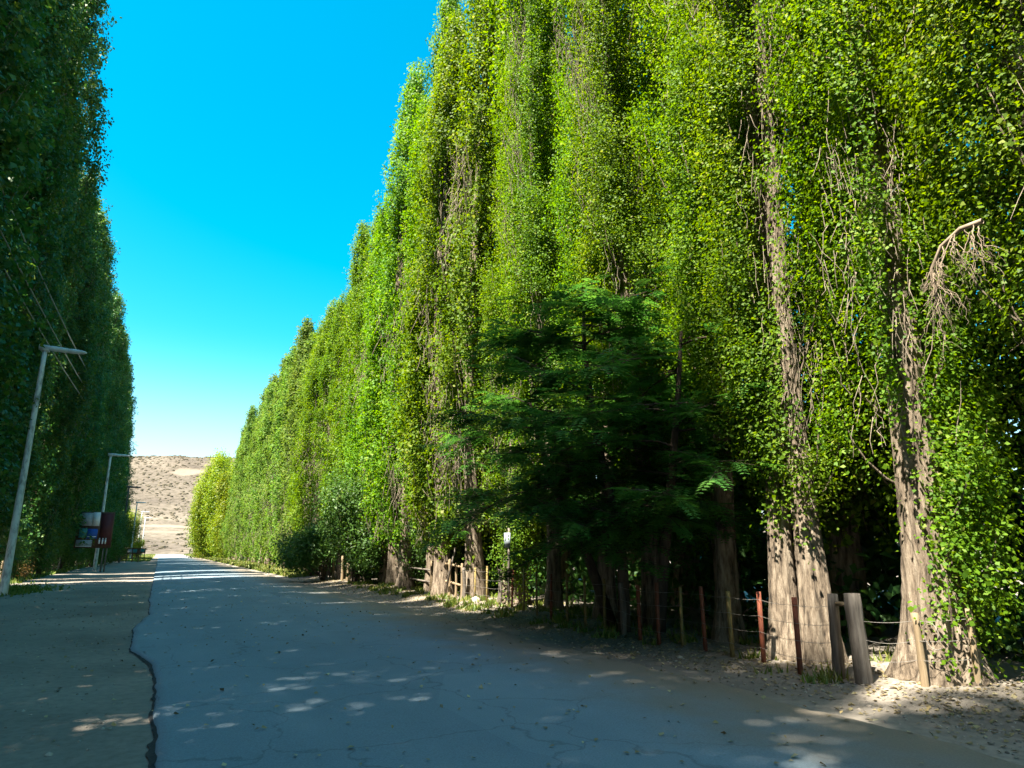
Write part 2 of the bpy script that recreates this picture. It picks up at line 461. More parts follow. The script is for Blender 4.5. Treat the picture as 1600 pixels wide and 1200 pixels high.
def hill_mat():
    m, n, l = new_mat('dry_hillside')
    out = n.new('ShaderNodeOutputMaterial')
    tc = n.new('ShaderNodeTexCoord')
    a = n.new('ShaderNodeTexNoise'); a.inputs['Scale'].default_value = 0.03; a.inputs['Detail'].default_value = 8
    b = n.new('ShaderNodeTexNoise'); b.inputs['Scale'].default_value = 0.35; b.inputs['Detail'].default_value = 8; b.inputs['Roughness'].default_value = 0.7
    l.new(tc.outputs['Object'], a.inputs['Vector']); l.new(tc.outputs['Object'], b.inputs['Vector'])
    r = ramp(n, [(0.3, (0.075, 0.062, 0.050)), (0.5, (0.118, 0.098, 0.077)), (0.72, (0.165, 0.14, 0.11))])
    l.new(a.outputs['Fac'], r.inputs[0])
    r2 = ramp(n, [(0.38, (0.5, 0.52, 0.45)), (0.55, (1, 1, 1)), (0.8, (1.2, 1.18, 1.1))])
    l.new(b.outputs['Fac'], r2.inputs[0])
    mx = n.new('ShaderNodeMix'); mx.data_type = 'RGBA'; mx.blend_type = 'MULTIPLY'; mx.inputs['Factor'].default_value = 0.9
    l.new(r.outputs[0], mx.inputs['A']); l.new(r2.outputs[0], mx.inputs['B'])
    at = n.new('ShaderNodeAttribute'); at.attribute_name = 'tint'    # bare pale earth (cuttings, landslip)
    m2 = n.new('ShaderNodeMix'); m2.data_type = 'RGBA'
    l.new(at.outputs['Fac'], m2.inputs['Factor'])
    l.new(mx.outputs['Result'], m2.inputs['A']); m2.inputs['B'].default_value = (0.21, 0.172, 0.13, 1)
    p = n.new('ShaderNodeBsdfPrincipled'); p.inputs['Roughness'].default_value = 0.95; p.inputs['Specular IOR Level'].default_value = 0.1
    l.new(m2.outputs['Result'], p.inputs['Base Color'])
    bp = n.new('ShaderNodeBump'); bp.inputs['Strength'].default_value = 0.6; bp.inputs['Distance'].default_value = 1.0
    l.new(b.outputs['Fac'], bp.inputs['Height']); l.new(bp.outputs[0], p.inputs['Normal'])
    l.new(p.outputs[0], out.inputs[0])
    return m
M['hill'] = hill_mat()

# ------------------------------------------------------------------ setting: ground, road, hill
ROAD_L, ROAD_R = -0.15, 6.6
def ground_z(x, y):
    x = np.asarray(x, float); y = np.asarray(y, float)
    rough = (vnoise(x * 1.6, y * 1.6, 1) - 0.5) * 0.05 + (vnoise(x * 0.4, y * 0.4, 2) - 0.5) * 0.10
    off = np.maximum(smoothstep(6.7, 8.2, x), smoothstep(-0.3, -2.5, x))
    bank = smoothstep(7.4, 9.0, x) * 0.10
    return off * rough + bank + smoothstep(150, 240, y) * 0.0 - 0.03 * (1 - off)

def grid_mesh(name, xs, ys, zf, mat, tintf=None):
    X, Y = np.meshgrid(xs, ys)
    Z = zf(X, Y)
    v = np.stack([X, Y, Z], -1).reshape(-1, 3)
    nx, ny = len(xs), len(ys)
    i = (np.arange(ny - 1)[:, None] * nx + np.arange(nx - 1)[None]).ravel()
    f = np.stack([i, i + 1, i + nx + 1, i + nx], -1)
    t = tintf(X, Y).ravel() if tintf else np.full(len(v), 0.5)
    return np_mesh(name, v, f, t, True, (mat,))

xs = np.concatenate([[-2500, -1200, -600, -300, -150, -80, -50, -35, -25, -19], np.arange(-15, 18.01, 0.25), [20, 24, 30, 40, 60, 100, 200, 400, 800, 1500, 2500]])
ys = np.concatenate([[-400, -200, -100, -50, -25, -12, -6, -2], np.arange(0, 40, 0.3), np.arange(40, 100, 1.0), np.arange(100, 260, 6.0), [280, 330, 400, 600, 1000, 1800, 3000]])
g = obj('ground', grid_mesh('ground', xs, ys, ground_z, M['ground']))
g['kind'] = 'structure'

def build_road():
    ys = np.concatenate([np.arange(-30, 40, 0.12), np.arange(40, 250, 1.0)])
    n = len(ys)
    frac = [0.0, 0.004, 0.02, 0.1, 0.3, 0.5, 0.7, 0.9, 0.985, 1.0]
    jl = (vnoise(ys * 0.9, ys * 0, 3) - 0.5) * 0.05 + (vnoise(ys * 5.5, ys * 0, 4) - 0.5) * 0.035
    # a bite out of the crumbled left edge, about 12-17 m ahead the edge steps out to the left
    jl -= 0.32 * smoothstep(11.8, 14.2, ys) * (1 - smoothstep(17.5, 22.0, ys))
    jr = (vnoise(ys * 0.9, ys * 0, 5) - 0.5) * 0.5 + (vnoise(ys * 4.5, ys * 0, 6) - 0.5) * 0.15
    L = ROAD_L + 0.30 * (1 - smoothstep(5, 30, ys)) + jl
    Rr = ROAD_R + jr
    rows = []
    for k, fr in enumerate(frac):
        x = L + (Rr - L) * fr
        crown = 0.018 + 0.05 * (1 - (2 * fr - 1) ** 2)
        z = np.full(n, crown)
        if k in (0, len(frac) - 1):
            z[:] = -0.045
        rows.append(np.stack([x, ys, z], -1))
    v = np.stack(rows, 1).reshape(-1, 3)
    w = len(frac)
    i = (np.arange(n - 1)[:, None] * w + np.arange(w - 1)[None]).ravel()
    o = obj('road', np_mesh('road', v, np.stack([i, i + 1, i + w + 1, i + w], -1), None, True, (M['asphalt'],)))
    o['kind'] = 'structure'
    # dark strip along the crumbled left edge, the groove's shade put in as colour
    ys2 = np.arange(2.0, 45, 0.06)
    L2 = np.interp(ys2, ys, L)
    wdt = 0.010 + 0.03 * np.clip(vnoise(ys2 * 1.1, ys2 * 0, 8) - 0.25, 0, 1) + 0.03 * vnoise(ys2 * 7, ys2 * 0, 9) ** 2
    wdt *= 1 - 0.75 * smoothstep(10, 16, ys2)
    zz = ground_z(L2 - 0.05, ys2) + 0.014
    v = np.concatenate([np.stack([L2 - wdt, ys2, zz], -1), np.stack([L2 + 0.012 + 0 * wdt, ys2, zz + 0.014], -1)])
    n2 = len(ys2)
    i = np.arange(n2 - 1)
    o = obj('road_edge_shade_strip', np_mesh('road_edge_shade_strip', v, np.stack([i, i + n2, i + n2 + 1, i + 1], -1), None, False, (M['groove_shade'],)))
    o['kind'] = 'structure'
build_road()

def hill_z(X, Y):
    d = Y - 0.06 * X
    base = np.interp(d, [240, 262, 300, 330, 352, 366, 420, 520, 640, 720, 900, 1300], [-1.0, 0.0, 5.2, 9.0, 9.6, 12.5, 24, 47, 78, 84, 80, 60])
    side = 1 - 0.45 * smoothstep(120, 700, np.abs(X - 40))
    rel = (vnoise(X * 0.012, Y * 0.012, 11) - 0.5) * 16 + (vnoise(X * 0.04, Y * 0.04, 12) - 0.5) * 6 + (vnoise(X * 0.13, Y * 0.13, 13) - 0.5) * 1.6
    amp = smoothstep(350, 520, d) + 0.15 * smoothstep(270, 330, d)
    tilt = np.clip(X, -80, 80) * 0.06 * smoothstep(400, 640, d)
    return base * side + rel * amp * 0.55 + tilt
def hill_tint(X, Y):
    d = Y - 0.06 * X + (vnoise(X * 0.06, Y * 0.06, 15) - 0.5) * 8
    t = smoothstep(328, 333, d) * (1 - smoothstep(348, 356, d)) * 0.7
    t = np.maximum(t, smoothstep(362, 364, d) * (1 - smoothstep(367, 371, d)) * 0.8)
    # pale landslip below the crest
    e = ((X - 12) / 11) ** 2 + ((Y - 545) / 11) ** 2 + (vnoise(X * 0.16, Y * 0.1, 16) - 0.5) * 1.8
    return np.maximum(t, (1 - smoothstep(0.5, 1.2, e)) * 0.6)
hxs = np.concatenate([np.arange(-900, -140, 30), np.arange(-140, 160, 3.0), np.arange(160, 1000, 30)])
hys = np.concatenate([np.arange(236, 400, 3.0), np.arange(400, 740, 4.0), np.arange(740, 1301, 40)])
o = obj('hill', grid_mesh('hill', hxs, hys, hill_z, M['hill'], hill_tint))
o['kind'] = 'structure'

def lumps(n, pts, size, rng, squash=0.7):
    """n small uneven lumps of 8-sided double cones -> verts, faces, tint"""
    base = np.array([(0, 0, 1)] + [(math.cos(a), math.sin(a), 0.45) for a in np.arange(5) * 2 * np.pi / 5] + [(1.05 * math.cos(a + .6), 1.05 * math.sin(a + .6), -0.25) for a in np.arange(5) * 2 * np.pi / 5])
    tri = [(0, 1 + i, 1 + (i + 1) % 5) for i in range(5)]
    for i in range(5):
        a, b = 1 + i, 1 + (i + 1) % 5
        c, d = 6 + i, 6 + (i + 1) % 5
        tri += [(a, c, b), (b, c, d)]
    v = base[None] * (1 + rng.uniform(-.3, .3, (n, len(base), 1))) * size[:, None, None]
    v[..., 2] *= squash
    v = v + pts[:, None]
    f = np.array(tri)[None] + (np.arange(n) * len(base))[:, None, None]
    return v.reshape(-1, 3), f.reshape(-1, 3)

n = 7000
px = RNG.uniform(-110, 120, n); py = 268 + (RNG.uniform(0, 1, n) ** 1.0) * 420
keep = (vnoise(px * 0.05, py * 0.03, 21) + 0.3 * vnoise(px * 0.2, py * 0.2, 24) > 0.55) & (hill_tint(px, py) < 0.3)
px, py = px[keep], py[keep]
sz = RNG.uniform(0.2, 0.75, len(px)) ** 1.15 * (1 + 0.6 * vnoise(px * 0.03, py * 0.03, 22)) * (0.7 + py / 900)
v, f = lumps(len(px), np.stack([px, py, hill_z(px, py) + 0.1], -1), sz, RNG)
o = obj('scrub', np_mesh('scrub', v, f, np.repeat(RNG.uniform(0, 1, len(px)), 11), True, (M['scrub'],)))
o['kind'] = 'stuff'

# ------------------------------------------------------------------ foliage builders
def leaves(pos, nrm, size, rng, tint, aspect=0.85, fold=0.25):
    """rhombic folded leaves: pos (n,3), nrm (n,3) -> verts (4n), quads, tint per vertex"""
    n = len(pos)
    nrm = nrm / (np.linalg.norm(nrm, axis=1)[:, None] + 1e-9)
    rv = rng.normal(size=(n, 3)); rv[:, 2] -= 0.6
    u = rv - nrm * (rv * nrm).sum(1)[:, None]
    u /= np.linalg.norm(u, axis=1)[:, None] + 1e-9
    w = np.cross(nrm, u)
    s = (size * np.clip(rng.normal(1.0, 0.24, n), 0.45, 1.6))[:, None]
    aspect = aspect * rng.uniform(0.75, 1.2, n)[:, None]
    a = pos - u * s * 0.5
    c = pos + u * s * 0.55
    b = pos + w * s * 0.5 * aspect + nrm * s * fold * 0.5 - u * s * 0.08
    d = pos - w * s * 0.5 * aspect + nrm * s * fold * 0.5 - u * s * 0.08
    v = np.stack([a, b, c, d], 1).reshape(-1, 3)
    f = np.arange(4 * n).reshape(n, 4)
    return v, f, np.repeat(tint, 4)

def poplar_meshes(seed, H, Rm, zlow, nb, nclump, nleaf, lsize, lod_z=None, sides=10, base_r=0.35, flare=0.5, leaf='leaf_right', nwin=5,
                  dead=30, drape=0, double=False, spread=0.17, base_rings=26, low_r=0.55, plumes=5, topw=3.0, extr=(0.70, 1.15)):
    rng = np.random.default_rng(seed)
    mb = MB()
    # ---- trunk(s)
    zt = np.concatenate([np.linspace(-0.25, 3.0, base_rings), np.linspace(3.4, H * 0.96, 18)])
    def axis(z, ph=0.0, amp=1.0):
        z = np.asarray(z, float)
        return np.stack([amp * 0.22 * np.sin(z * 0.22 + seed + ph) - amp * 0.22 * math.sin(seed + ph), amp * 0.20 * np.sin(z * 0.19 + 2.1 * seed + ph) - amp * 0.2 * math.sin(2.1 * seed + ph)], -1)
    def one_trunk(dx, dy, br, fl, lean, top):
        z = zt[zt <= top]
        pts = np.concatenate([axis(z, dx) + np.array([dx, dy]) * (1 - 0.5 * smoothstep(0, 6, z))[:, None] + lean * z[:, None], z[:, None]], 1)
        rad = br * (1 - 0.85 * (np.clip(z, 0, None) / top) ** 0.8) + br * fl * np.exp(-np.clip(z, 0, None) / 0.55)
        ang = np.linspace(0, 2 * np.pi, sides, endpoint=False)
        p = rng.uniform(0, 6.28, 6)
        k = np.exp(-np.clip(z, 0, None) / 1.6)[:, None]
        fl_ = 1 + (0.05 + 0.16 * k) * (np.sin(3 * ang + p[0] + 0.12 * z[:, None]) * .6 + np.sin(5 * ang + p[1] - 0.1 * z[:, None]) * .5) \
            + (0.05 * np.sin(11 * ang + p[2] + 0.5 * z[:, None]) + 0.035 * np.sin(19 * ang + p[3] + 0.9 * np.sin(1.3 * z[:, None] + p[4])) if sides > 20 else 0) + rng.normal(0, 0.022, (len(z), sides))
        mb.tube(pts, rad, sides, np.repeat(rng.uniform(.45, .6, len(z)), sides).tolist() + [0.5, 0.5] if False else 0.55, True, fl_)
    if double:
        one_trunk(0.0, 0.25, base_r, flare, np.array([0.0, 0.0]), H * 0.96)
        one_trunk(0.05, -0.27, base_r * 0.9, flare, np.array([0.0, -0.006]), H * 0.8)
    else:
        one_trunk(0, 0, base_r, flare, np.array([0.0, 0.0]), H * 0.96)
    def Rz(z):
        u = np.clip(z / H, 0, 1)
        return Rm * np.clip(low_r + u * 3.2, 0, 1) * np.clip(1 - u ** topw, 0.0, 1) ** 0.75 + 0.12
    # gap windows: (z centre, half height, azimuth, half angle)
    wins = [(rng.uniform(2.0, H * 0.62), rng.uniform(0.8, 2.8), rng.uniform(2.3, 4.7), rng.uniform(0.22, 0.45)) for _ in range(nwin)]
    P, N, S, T = [], [], [], []
    zs = zlow + (H * 0.94 - zlow) * np.linspace(0, 1, nb) ** 1.05 + rng.normal(0, 0.4, nb)
    zs[zs < zlow] = zlow
    ndr = int(drape)
    for i in range(nb + ndr):
        if i < nb:
            z0 = zs[i]
            band = int(z0 / 4.5 + rng.uniform(-0.25, 0.25))
            prng = np.random.default_rng(seed * 97 + band)
            cen = seed + 0.12 * band + (np.arange(plumes) + prng.uniform(-0.18, 0.18, plumes)) * 2 * np.pi / plumes
            k_ = rng.integers(plumes)
            phi = cen[k_] + rng.normal(0, 0.13)
            ext = prng.uniform(extr[0], extr[1], plumes)[k_]
            L = rng.uniform(1.6, 4.2) * (1 - 0.45 * z0 / H)
            rt = Rz(z0 + 0.6 * L) * rng.uniform(0.35, 1.0) ** 0.45 * ext
        else:                                   # low shoots hugging the stem, on the side towards the camera's right
            z0 = rng.uniform(0.15, zlow); phi = rng.normal(-1.25, 0.4)
            L = rng.uniform(0.7, 1.8); rt = rng.uniform(0.5, 1.0)
        L = min(L, max(0.7, H * 1.0 - z0))
        t = np.linspace(0, 1, 7)
        zz = z0 + L * t
        rr = rt * (1 - np.exp(-3.2 * t)) / (1 - math.exp(-3.2))
        rr = np.minimum(rr, Rz(zz) * 1.1)
        ph = phi + 0.12 * np.sin(3 * t + i)
        ax = axis(zz)
        bp = np.stack([ax[:, 0] + rr * np.cos(ph), ax[:, 1] + rr * np.sin(ph), zz], -1)
        if i % 3 == 0:
            mb.tube(bp[:6], np.linspace(0.028, 0.007, 6) * (1.0 if lod_z is None or z0 < lod_z else 1.4), 3, 0.55, False)
        far = lod_z is not None and z0 > lod_z
        nc = max(3, int(nclump * L / 3.0 * (0.55 if far else 1.0)))
        nl = max(4, int(nleaf * (0.33 if far else 1.0)))
        sc = 2.5 if far else 1.0
        tc = rng.uniform(0.02, 1.06, nc)
        cp = np.stack([np.interp(tc, t, bp[:, k]) for k in range(3)], -1)
        cp += rng.normal(0, 1, (nc, 3)) * np.array([spread, spread, spread * 1.3])
        ct = rng.normal(0, 0.12, nc) + rng.normal(0, 0.12)
        q = np.repeat(cp, nl, 0) + rng.normal(0, 0.10, (nc * nl, 3)) * np.array([1, 1, 1.8]) * (1.25 if far else 1)
        tt = np.repeat(ct, nl) + rng.normal(0.42, 0.20, nc * nl)
        aq = axis(q[:, 2])
        rad = q[:, :2] - aq
        r_ = np.linalg.norm(rad, axis=1)
        az = np.arctan2(rad[:, 1], rad[:, 0])
        keep = np.ones(len(q), bool)
        if lod_z is not None:
            keep &= ~((np.abs(az) < 1.05) & (rng.uniform(0, 1, len(q)) < 0.55))
        for (wz, wh, wa, ww) in wins:
            da = np.abs((az - wa + np.pi) % (2 * np.pi) - np.pi)
            ins = ((q[:, 2] - wz) / wh) ** 2 + (da / ww) ** 2 < rng.uniform(0.7, 1.1, len(q))
            keep &= ~(ins & (rng.uniform(0, 1, len(q)) < 0.94))
        q, tt, rad, r_ = q[keep], tt[keep], rad[keep], r_[keep]
        out = np.concatenate([rad / (r_[:, None] + 0.05), np.zeros((len(q), 1))], 1)
        nn = out * 0.55 + np.array([0, 0, 0.45]) + rng.normal(0, 0.46, (len(q), 3))
        P.append(q); N.append(nn); S.append(np.full(len(q), lsize * sc)); T.append(tt)
    # ---- bare twigs: in the gaps and scattered
    spots = [(wz, wh, wa, ww, max(8, int(dead * (0.5 + 0.35 * wh)))) for (wz, wh, wa, ww) in wins]
    spots += [(rng.uniform(max(1.5, zlow - 0.8), H * 0.55), 0.5, rng.uniform(0, 6.28), 0.25, 5) for _ in range(dead // 4)]
    for (wz, wh, wa, ww, cnt) in spots:
        for _ in range(cnt):
            z0 = max(0.8, wz + rng.uniform(-wh, wh) * 0.9)
            a1 = wa + rng.normal(0, ww * 0.55)
            L = rng.uniform(0.25, 0.9)
            R0 = Rz(z0)
            r0 = rng.uniform(0.25, 0.8) * R0
            r1 = r0 + rng.uniform(-0.05, 0.3)
            up = rng.choice([1, 1, -1, -1]) * L
            t = np.linspace(0, 1, 4)
            rr = r0 + (r1 - r0) * t
            zz = z0 + up * t
            if zz.min() < zlow + 0.5:
                continue
            aa = a1 + rng.normal(0, 0.07) * t
            ax = axis(zz)
            pts = np.stack([ax[:, 0] + rr * np.cos(aa), ax[:, 1] + rr * np.sin(aa), zz], -1) + rng.normal(0, 0.02, (4, 3))
            mb.tube(pts, np.linspace(0.0075, 0.003, 4) * (1.0 if lod_z else 1.5), 3, rng.uniform(0.85, 1.3), False)
    q = np.concatenate(P)
    v, f, tt = leaves(q, np.concatenate(N), np.concatenate(S), rng, np.clip(np.concatenate(T), 0, 1))
    crown = np_mesh('crown', v, f, tt, False, (M[leaf],))
    trunk = mb.mesh('trunk', M['bark'], True)
    return trunk, crown, H

def place_tree(name, meshes, x, y, h, rz, label, group, cat='tree', widen=1.0):
    trunk, crown, H = meshes
    t = thing(name, label, cat, (x, y, float(ground_z(x, y)) - 0.02), rz, group)
    t.scale = (widen, widen, h / H)
    obj('trunk', trunk, t)
    obj('crown', crown, t)
    return t

# ------------------------------------------------------------------ the right-hand poplar row
G_R = 'poplars in the front row behind the wire fence'
NEAR = [
    poplar_meshes(11, 29, 1.22, 2.3, 320, 33, 28, 0.054, 15, 56, 0.30, 0.85, drape=40, nwin=8, dead=30),            # flared, leaves down one side
    poplar_meshes(12, 29, 1.25, 2.0, 320, 33, 28, 0.054, 15, 48, 0.235, 0.6, double=True, nwin=9, dead=34),         # twin stem
    poplar_meshes(13, 29, 1.2, 4.2, 310, 33, 28, 0.054, 17, 18, 0.21, 0.6, nwin=9, dead=34),
    poplar_meshes(14, 29, 1.2, 3.4, 310, 33, 28, 0.054, 18, 18, 0.20, 0.5, nwin=9, dead=34),
]
MID = [poplar_meshes(20 + k, 24, 1.42, 0.5 + 0.5 * k, 250, 23, 16, 0.102, None, 10, 0.3, 0.5, nwin=10, dead=30, base_rings=10, low_r=0.8, plumes=6) for k in range(3)]
FAR = [poplar_meshes(30 + k, 21, 1.62, 0.4, 210, 17, 13, 0.145, None, 8, 0.3, 0.5, nwin=9, dead=24, base_rings=6, spread=0.2, low_r=0.85, plumes=8, leaf='leaf_far') for k in range(3)]

near_spots = [
    (9.3, 1.4, 2, 'poplar nearest the camera on the right, its trunk outside the picture'),
    (9.35, 3.6, 3, 'poplar right of the flared trunk, its trunk half hidden in leaves at the picture edge'),
    (9.15, 5.75, 0, 'poplar with a broad flared trunk rising behind two wired pale posts'),
    (8.95, 7.75, 1, 'twin-stemmed poplar with thick furrowed trunks left of the grey gateposts'),
    (9.5, 9.9, 2, 'poplar directly left of the twin-stemmed trunk, slim stem behind the red posts'),
    (9.6, 12.2, 3, 'poplar standing just right of the dark feathery locust tree'),
    (9.9, 14.4, 2, 'poplar standing directly behind the dark feathery locust tree'),
    (9.8, 16.7, 3, 'poplar just left of the locust tree, above the dark wire fence'),
    (9.7, 19.0, 0, 'poplar beside the small pale plate on its post'),
]
hp = [(0, 29), (26, 28.6), (30, 26.8), (34, 24.5), (37, 21.8), (41, 20.6), (46, 19.2), (54, 19), (60, 22.4), (64, 20.5), (70, 20.8), (88, 19.8), (119, 18), (135, 17)]
rr = random.Random(3)
for i, (x, y, k, lab) in enumerate(near_spots):
    place_tree('poplar_tree', NEAR[k], x, y, 29 + rr.uniform(-1, 1), 0.0 if k in (0, 1) and i < 4 else rr.uniform(-.6, .6), lab, G_R)
y = 21.9
i = 0
spec = {0: 'poplar whose sunlit trunk stands behind the pale wooden gate and leaning pole', 1: 'poplar directly beyond the one behind the pale wooden gate'}
while y < 114:
    i += 1
    lod = MID if y < 52 else FAR
    h = np.interp(y, [p[0] for p in hp], [p[1] for p in hp]) * rr.choice((0.88, 0.94, 1.0, 1.04)) * rr.uniform(0.98, 1.02)
    x = 9.7 + rr.uniform(-0.35, 0.35)
    lab = spec.get(i - 1) or 'leafy poplar in the front row on the right, %s beyond the pale wooden gate' % ordinal(i)
    place_tree('poplar_tree', lod[rr.randrange(3)], x, y, h, rr.uniform(-.5, .9), lab, G_R, widen=rr.uniform(0.85, 1.1))
    y += rr.uniform(2.0, 2.6) if y < 52 else rr.uniform(2.5, 3.3)
# second row, seen through the gaps
for i in range(26):
    y = -1.0 + i * 2.7 + rr.uniform(-0.5, 0.5)
    h = np.interp(y, [p[0] for p in hp], [p[1] for p in hp]) * rr.uniform(0.85, 0.95)
    place_tree('poplar_tree', MID[rr.randrange(3)], 12.6 + rr.uniform(-0.5, 0.6), y, h, rr.uniform(0, 6.28),
               'shaded poplar in the second row behind the fence trees, %s from the camera' % ordinal(i + 1), 'poplars in the shaded second row', widen=rr.uniform(1.05, 1.25))

# ------------------------------------------------------------------ the left-hand poplar row (its shade covers the road)
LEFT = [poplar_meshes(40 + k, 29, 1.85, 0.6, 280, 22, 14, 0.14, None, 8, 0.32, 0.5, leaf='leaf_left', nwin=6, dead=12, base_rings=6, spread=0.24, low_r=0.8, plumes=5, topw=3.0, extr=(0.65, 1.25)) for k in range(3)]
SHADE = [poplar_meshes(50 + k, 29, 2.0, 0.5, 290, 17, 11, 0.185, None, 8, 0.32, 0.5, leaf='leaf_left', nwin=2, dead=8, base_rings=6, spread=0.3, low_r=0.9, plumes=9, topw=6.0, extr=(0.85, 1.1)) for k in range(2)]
lh = [(-30, 31), (-6.6, 31.5), (-4.1, 31.5), (-1.1, 30.3), (1.4, 29.8), (3.9, 36), (7.9, 36), (10.4, 30.5), (14.4, 29), (17.4, 29.5), (19.4, 32.5), (22.4, 33.5), (25.4, 30), (36, 31), (39, 34), (47, 34), (50, 31), (53, 28.5), (60, 28.5), (75, 29), (90, 28.5), (105, 28), (130, 27), (142, 21)]
y = -22.0
i = 0
while y < 140:
    i += 1
    h = np.interp(y, [p[0] for p in lh], [p[1] for p in lh]) * (rr.uniform(0.97, 1.03) if y < 37 else rr.choice((0.88, 0.95, 1.0, 1.05)) * rr.uniform(0.98, 1.04))
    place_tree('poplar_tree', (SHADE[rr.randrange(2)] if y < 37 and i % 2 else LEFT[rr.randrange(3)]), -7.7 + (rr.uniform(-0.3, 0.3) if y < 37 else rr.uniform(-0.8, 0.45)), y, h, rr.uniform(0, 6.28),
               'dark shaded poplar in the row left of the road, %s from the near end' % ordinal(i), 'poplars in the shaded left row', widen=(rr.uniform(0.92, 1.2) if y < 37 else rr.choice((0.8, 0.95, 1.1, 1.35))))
    y += rr.uniform(2.3, 2.9) if y < 37 else (2.6 if 54 < y < 66 else rr.choice((2.2, 2.8, 3.2, 4.6)))

# ------------------------------------------------------------------ locust tree in front of the row
def locust():
    rng = np.random.default_rng(77)
    mb = MB()
    P, N, S, T = [], [], [], []
    V, F, TT, nv = [], [], [], 0
    stems = [np.array([(0, 0, -0.2), (0.05, 0.05, 1.5), (-0.15, 0.1, 3.2), (-0.3, 0.3, 5.0), (-0.45, 0.3, 6.8), (-0.5, 0.2, 8.0)]),
             np.array([(0.3, -0.5, -0.2), (0.35, -0.7, 1.6), (0.2, -1.2, 3.4), (0.0, -1.7, 5.0), (-0.1, -2.0, 6.4)]),
             np.array([(0.1, 0.4, -0.2), (-0.1, 0.9, 1.6), (-0.3, 1.6, 3.2), (-0.4, 2.2, 4.8), (-0.5, 2.4, 6.0)])]
    for s in stems:
        mb.tube(s, np.linspace(0.11, 0.025, len(s)), 8, 0.5)
    fr_pos, fr_dir = [], []
    for s in stems:
        top = s[-1][2]
        for _ in range(26):
            z0 = rng.uniform(2.1, top)
            p0 = np.array([np.interp(z0, s[:, 2], s[:, k]) for k in range(3)])
            a = rng.uniform(0, 2 * np.pi)
            L = rng.uniform(0.9, 2.9) * (1 - 0.45 * max(0, z0 - 3) / 5.0)
            d = np.array([math.cos(a), math.sin(a), 0])
            t = np.linspace(0, 1, 8)
            limb = p0 + d * (L * t)[:, None] + np.array([0, 0, 1]) * (L * t * rng.uniform(-0.15, 0.75) - 0.35 * L * t * t)[:, None] + rng.normal(0, 0.02, (8, 3))
            mb.tube(limb, np.linspace(0.03, 0.008, 8), 4, 0.5, False)
            for _k in range(int(9 + L * 6)):
                tt = rng.uniform(0.25, 1.0)
                q = np.array([np.interp(tt, t, limb[:, k]) for k in range(3)])
                b = a + rng.choice([-1, 1]) * rng.uniform(0.3, 1.2)
                l2 = rng.uniform(0.3, 0.9)
                tip = q + l2 * np.array([math.cos(b), math.sin(b), rng.uniform(-0.55, 0.55)])
                mb.tube(np.array([q, (q + tip) / 2 + [0, 0, 0.03], tip]), [0.008, 0.006, 0.004], 3, 0.5, False)
                for m in range(int(4 + l2 * 5)):
                    w = rng.uniform(0.2, 1.0)
                    fp = q + (tip - q) * w
                    c = b + rng.normal(0, 0.8)
                    fr_pos.append(fp)
                    fr_dir.append((math.cos(c), math.sin(c), rng.uniform(-0.9, 0.3)))
    fp = np.array(fr_pos); fd = np.array(fr_dir)
    fd /= np.linalg.norm(fd, axis=1)[:, None]
    n = len(fp)
    side = np.cross(fd, np.array([0, 0, 1.0])); side /= np.linalg.norm(side, axis=1)[:, None]
    up = np.cross(side, fd)
    Lf = rng.uniform(0.20, 0.38, n)
    tn = np.clip(rng.normal(0.45, 0.2, n), 0, 1)
    for j in range(5):
        for sg in (-1, 1):
            t = (j + 0.8) / 5.2
            c = fp + fd * (Lf * t)[:, None] + np.array([0, 0, -1]) * (Lf * 0.25 * t * t)[:, None]
            ll = Lf * 0.34 * (1.1 - 0.4 * t)
            o_ = side * sg
            tip = c + (o_ * 0.9 + fd * 0.45) * ll[:, None] * 1.1 - up * (ll * 0.15)[:, None]
            m1 = c + (o_ * 0.5 + fd * 0.05) * ll[:, None]
            m2 = c + (o_ * 0.35 + fd * 0.55) * ll[:, None]
            v = np.stack([c, m1, tip, m2], 1).reshape(-1, 3)
            V.append(v); F.append(np.arange(4 * n).reshape(n, 4) + nv); TT.append(np.repeat(tn, 4)); nv += 4 * n
    t = thing('locust_tree', 'dark feathery-leaved locust tree in shade before the poplars, over the fence', 'tree', (8.7, 12.0, 0.05), 0)
    t.scale = (1.25, 1.2, 0.9)
    obj('trunk', mb.mesh('trunk', M['bark_dark'], True), t)
    obj('crown', np_mesh('crown', np.concatenate(V), np.concatenate(F), np.concatenate(TT), False, (M['leaf_locust'],)), t)
    return t, n
loc, nfr = locust()

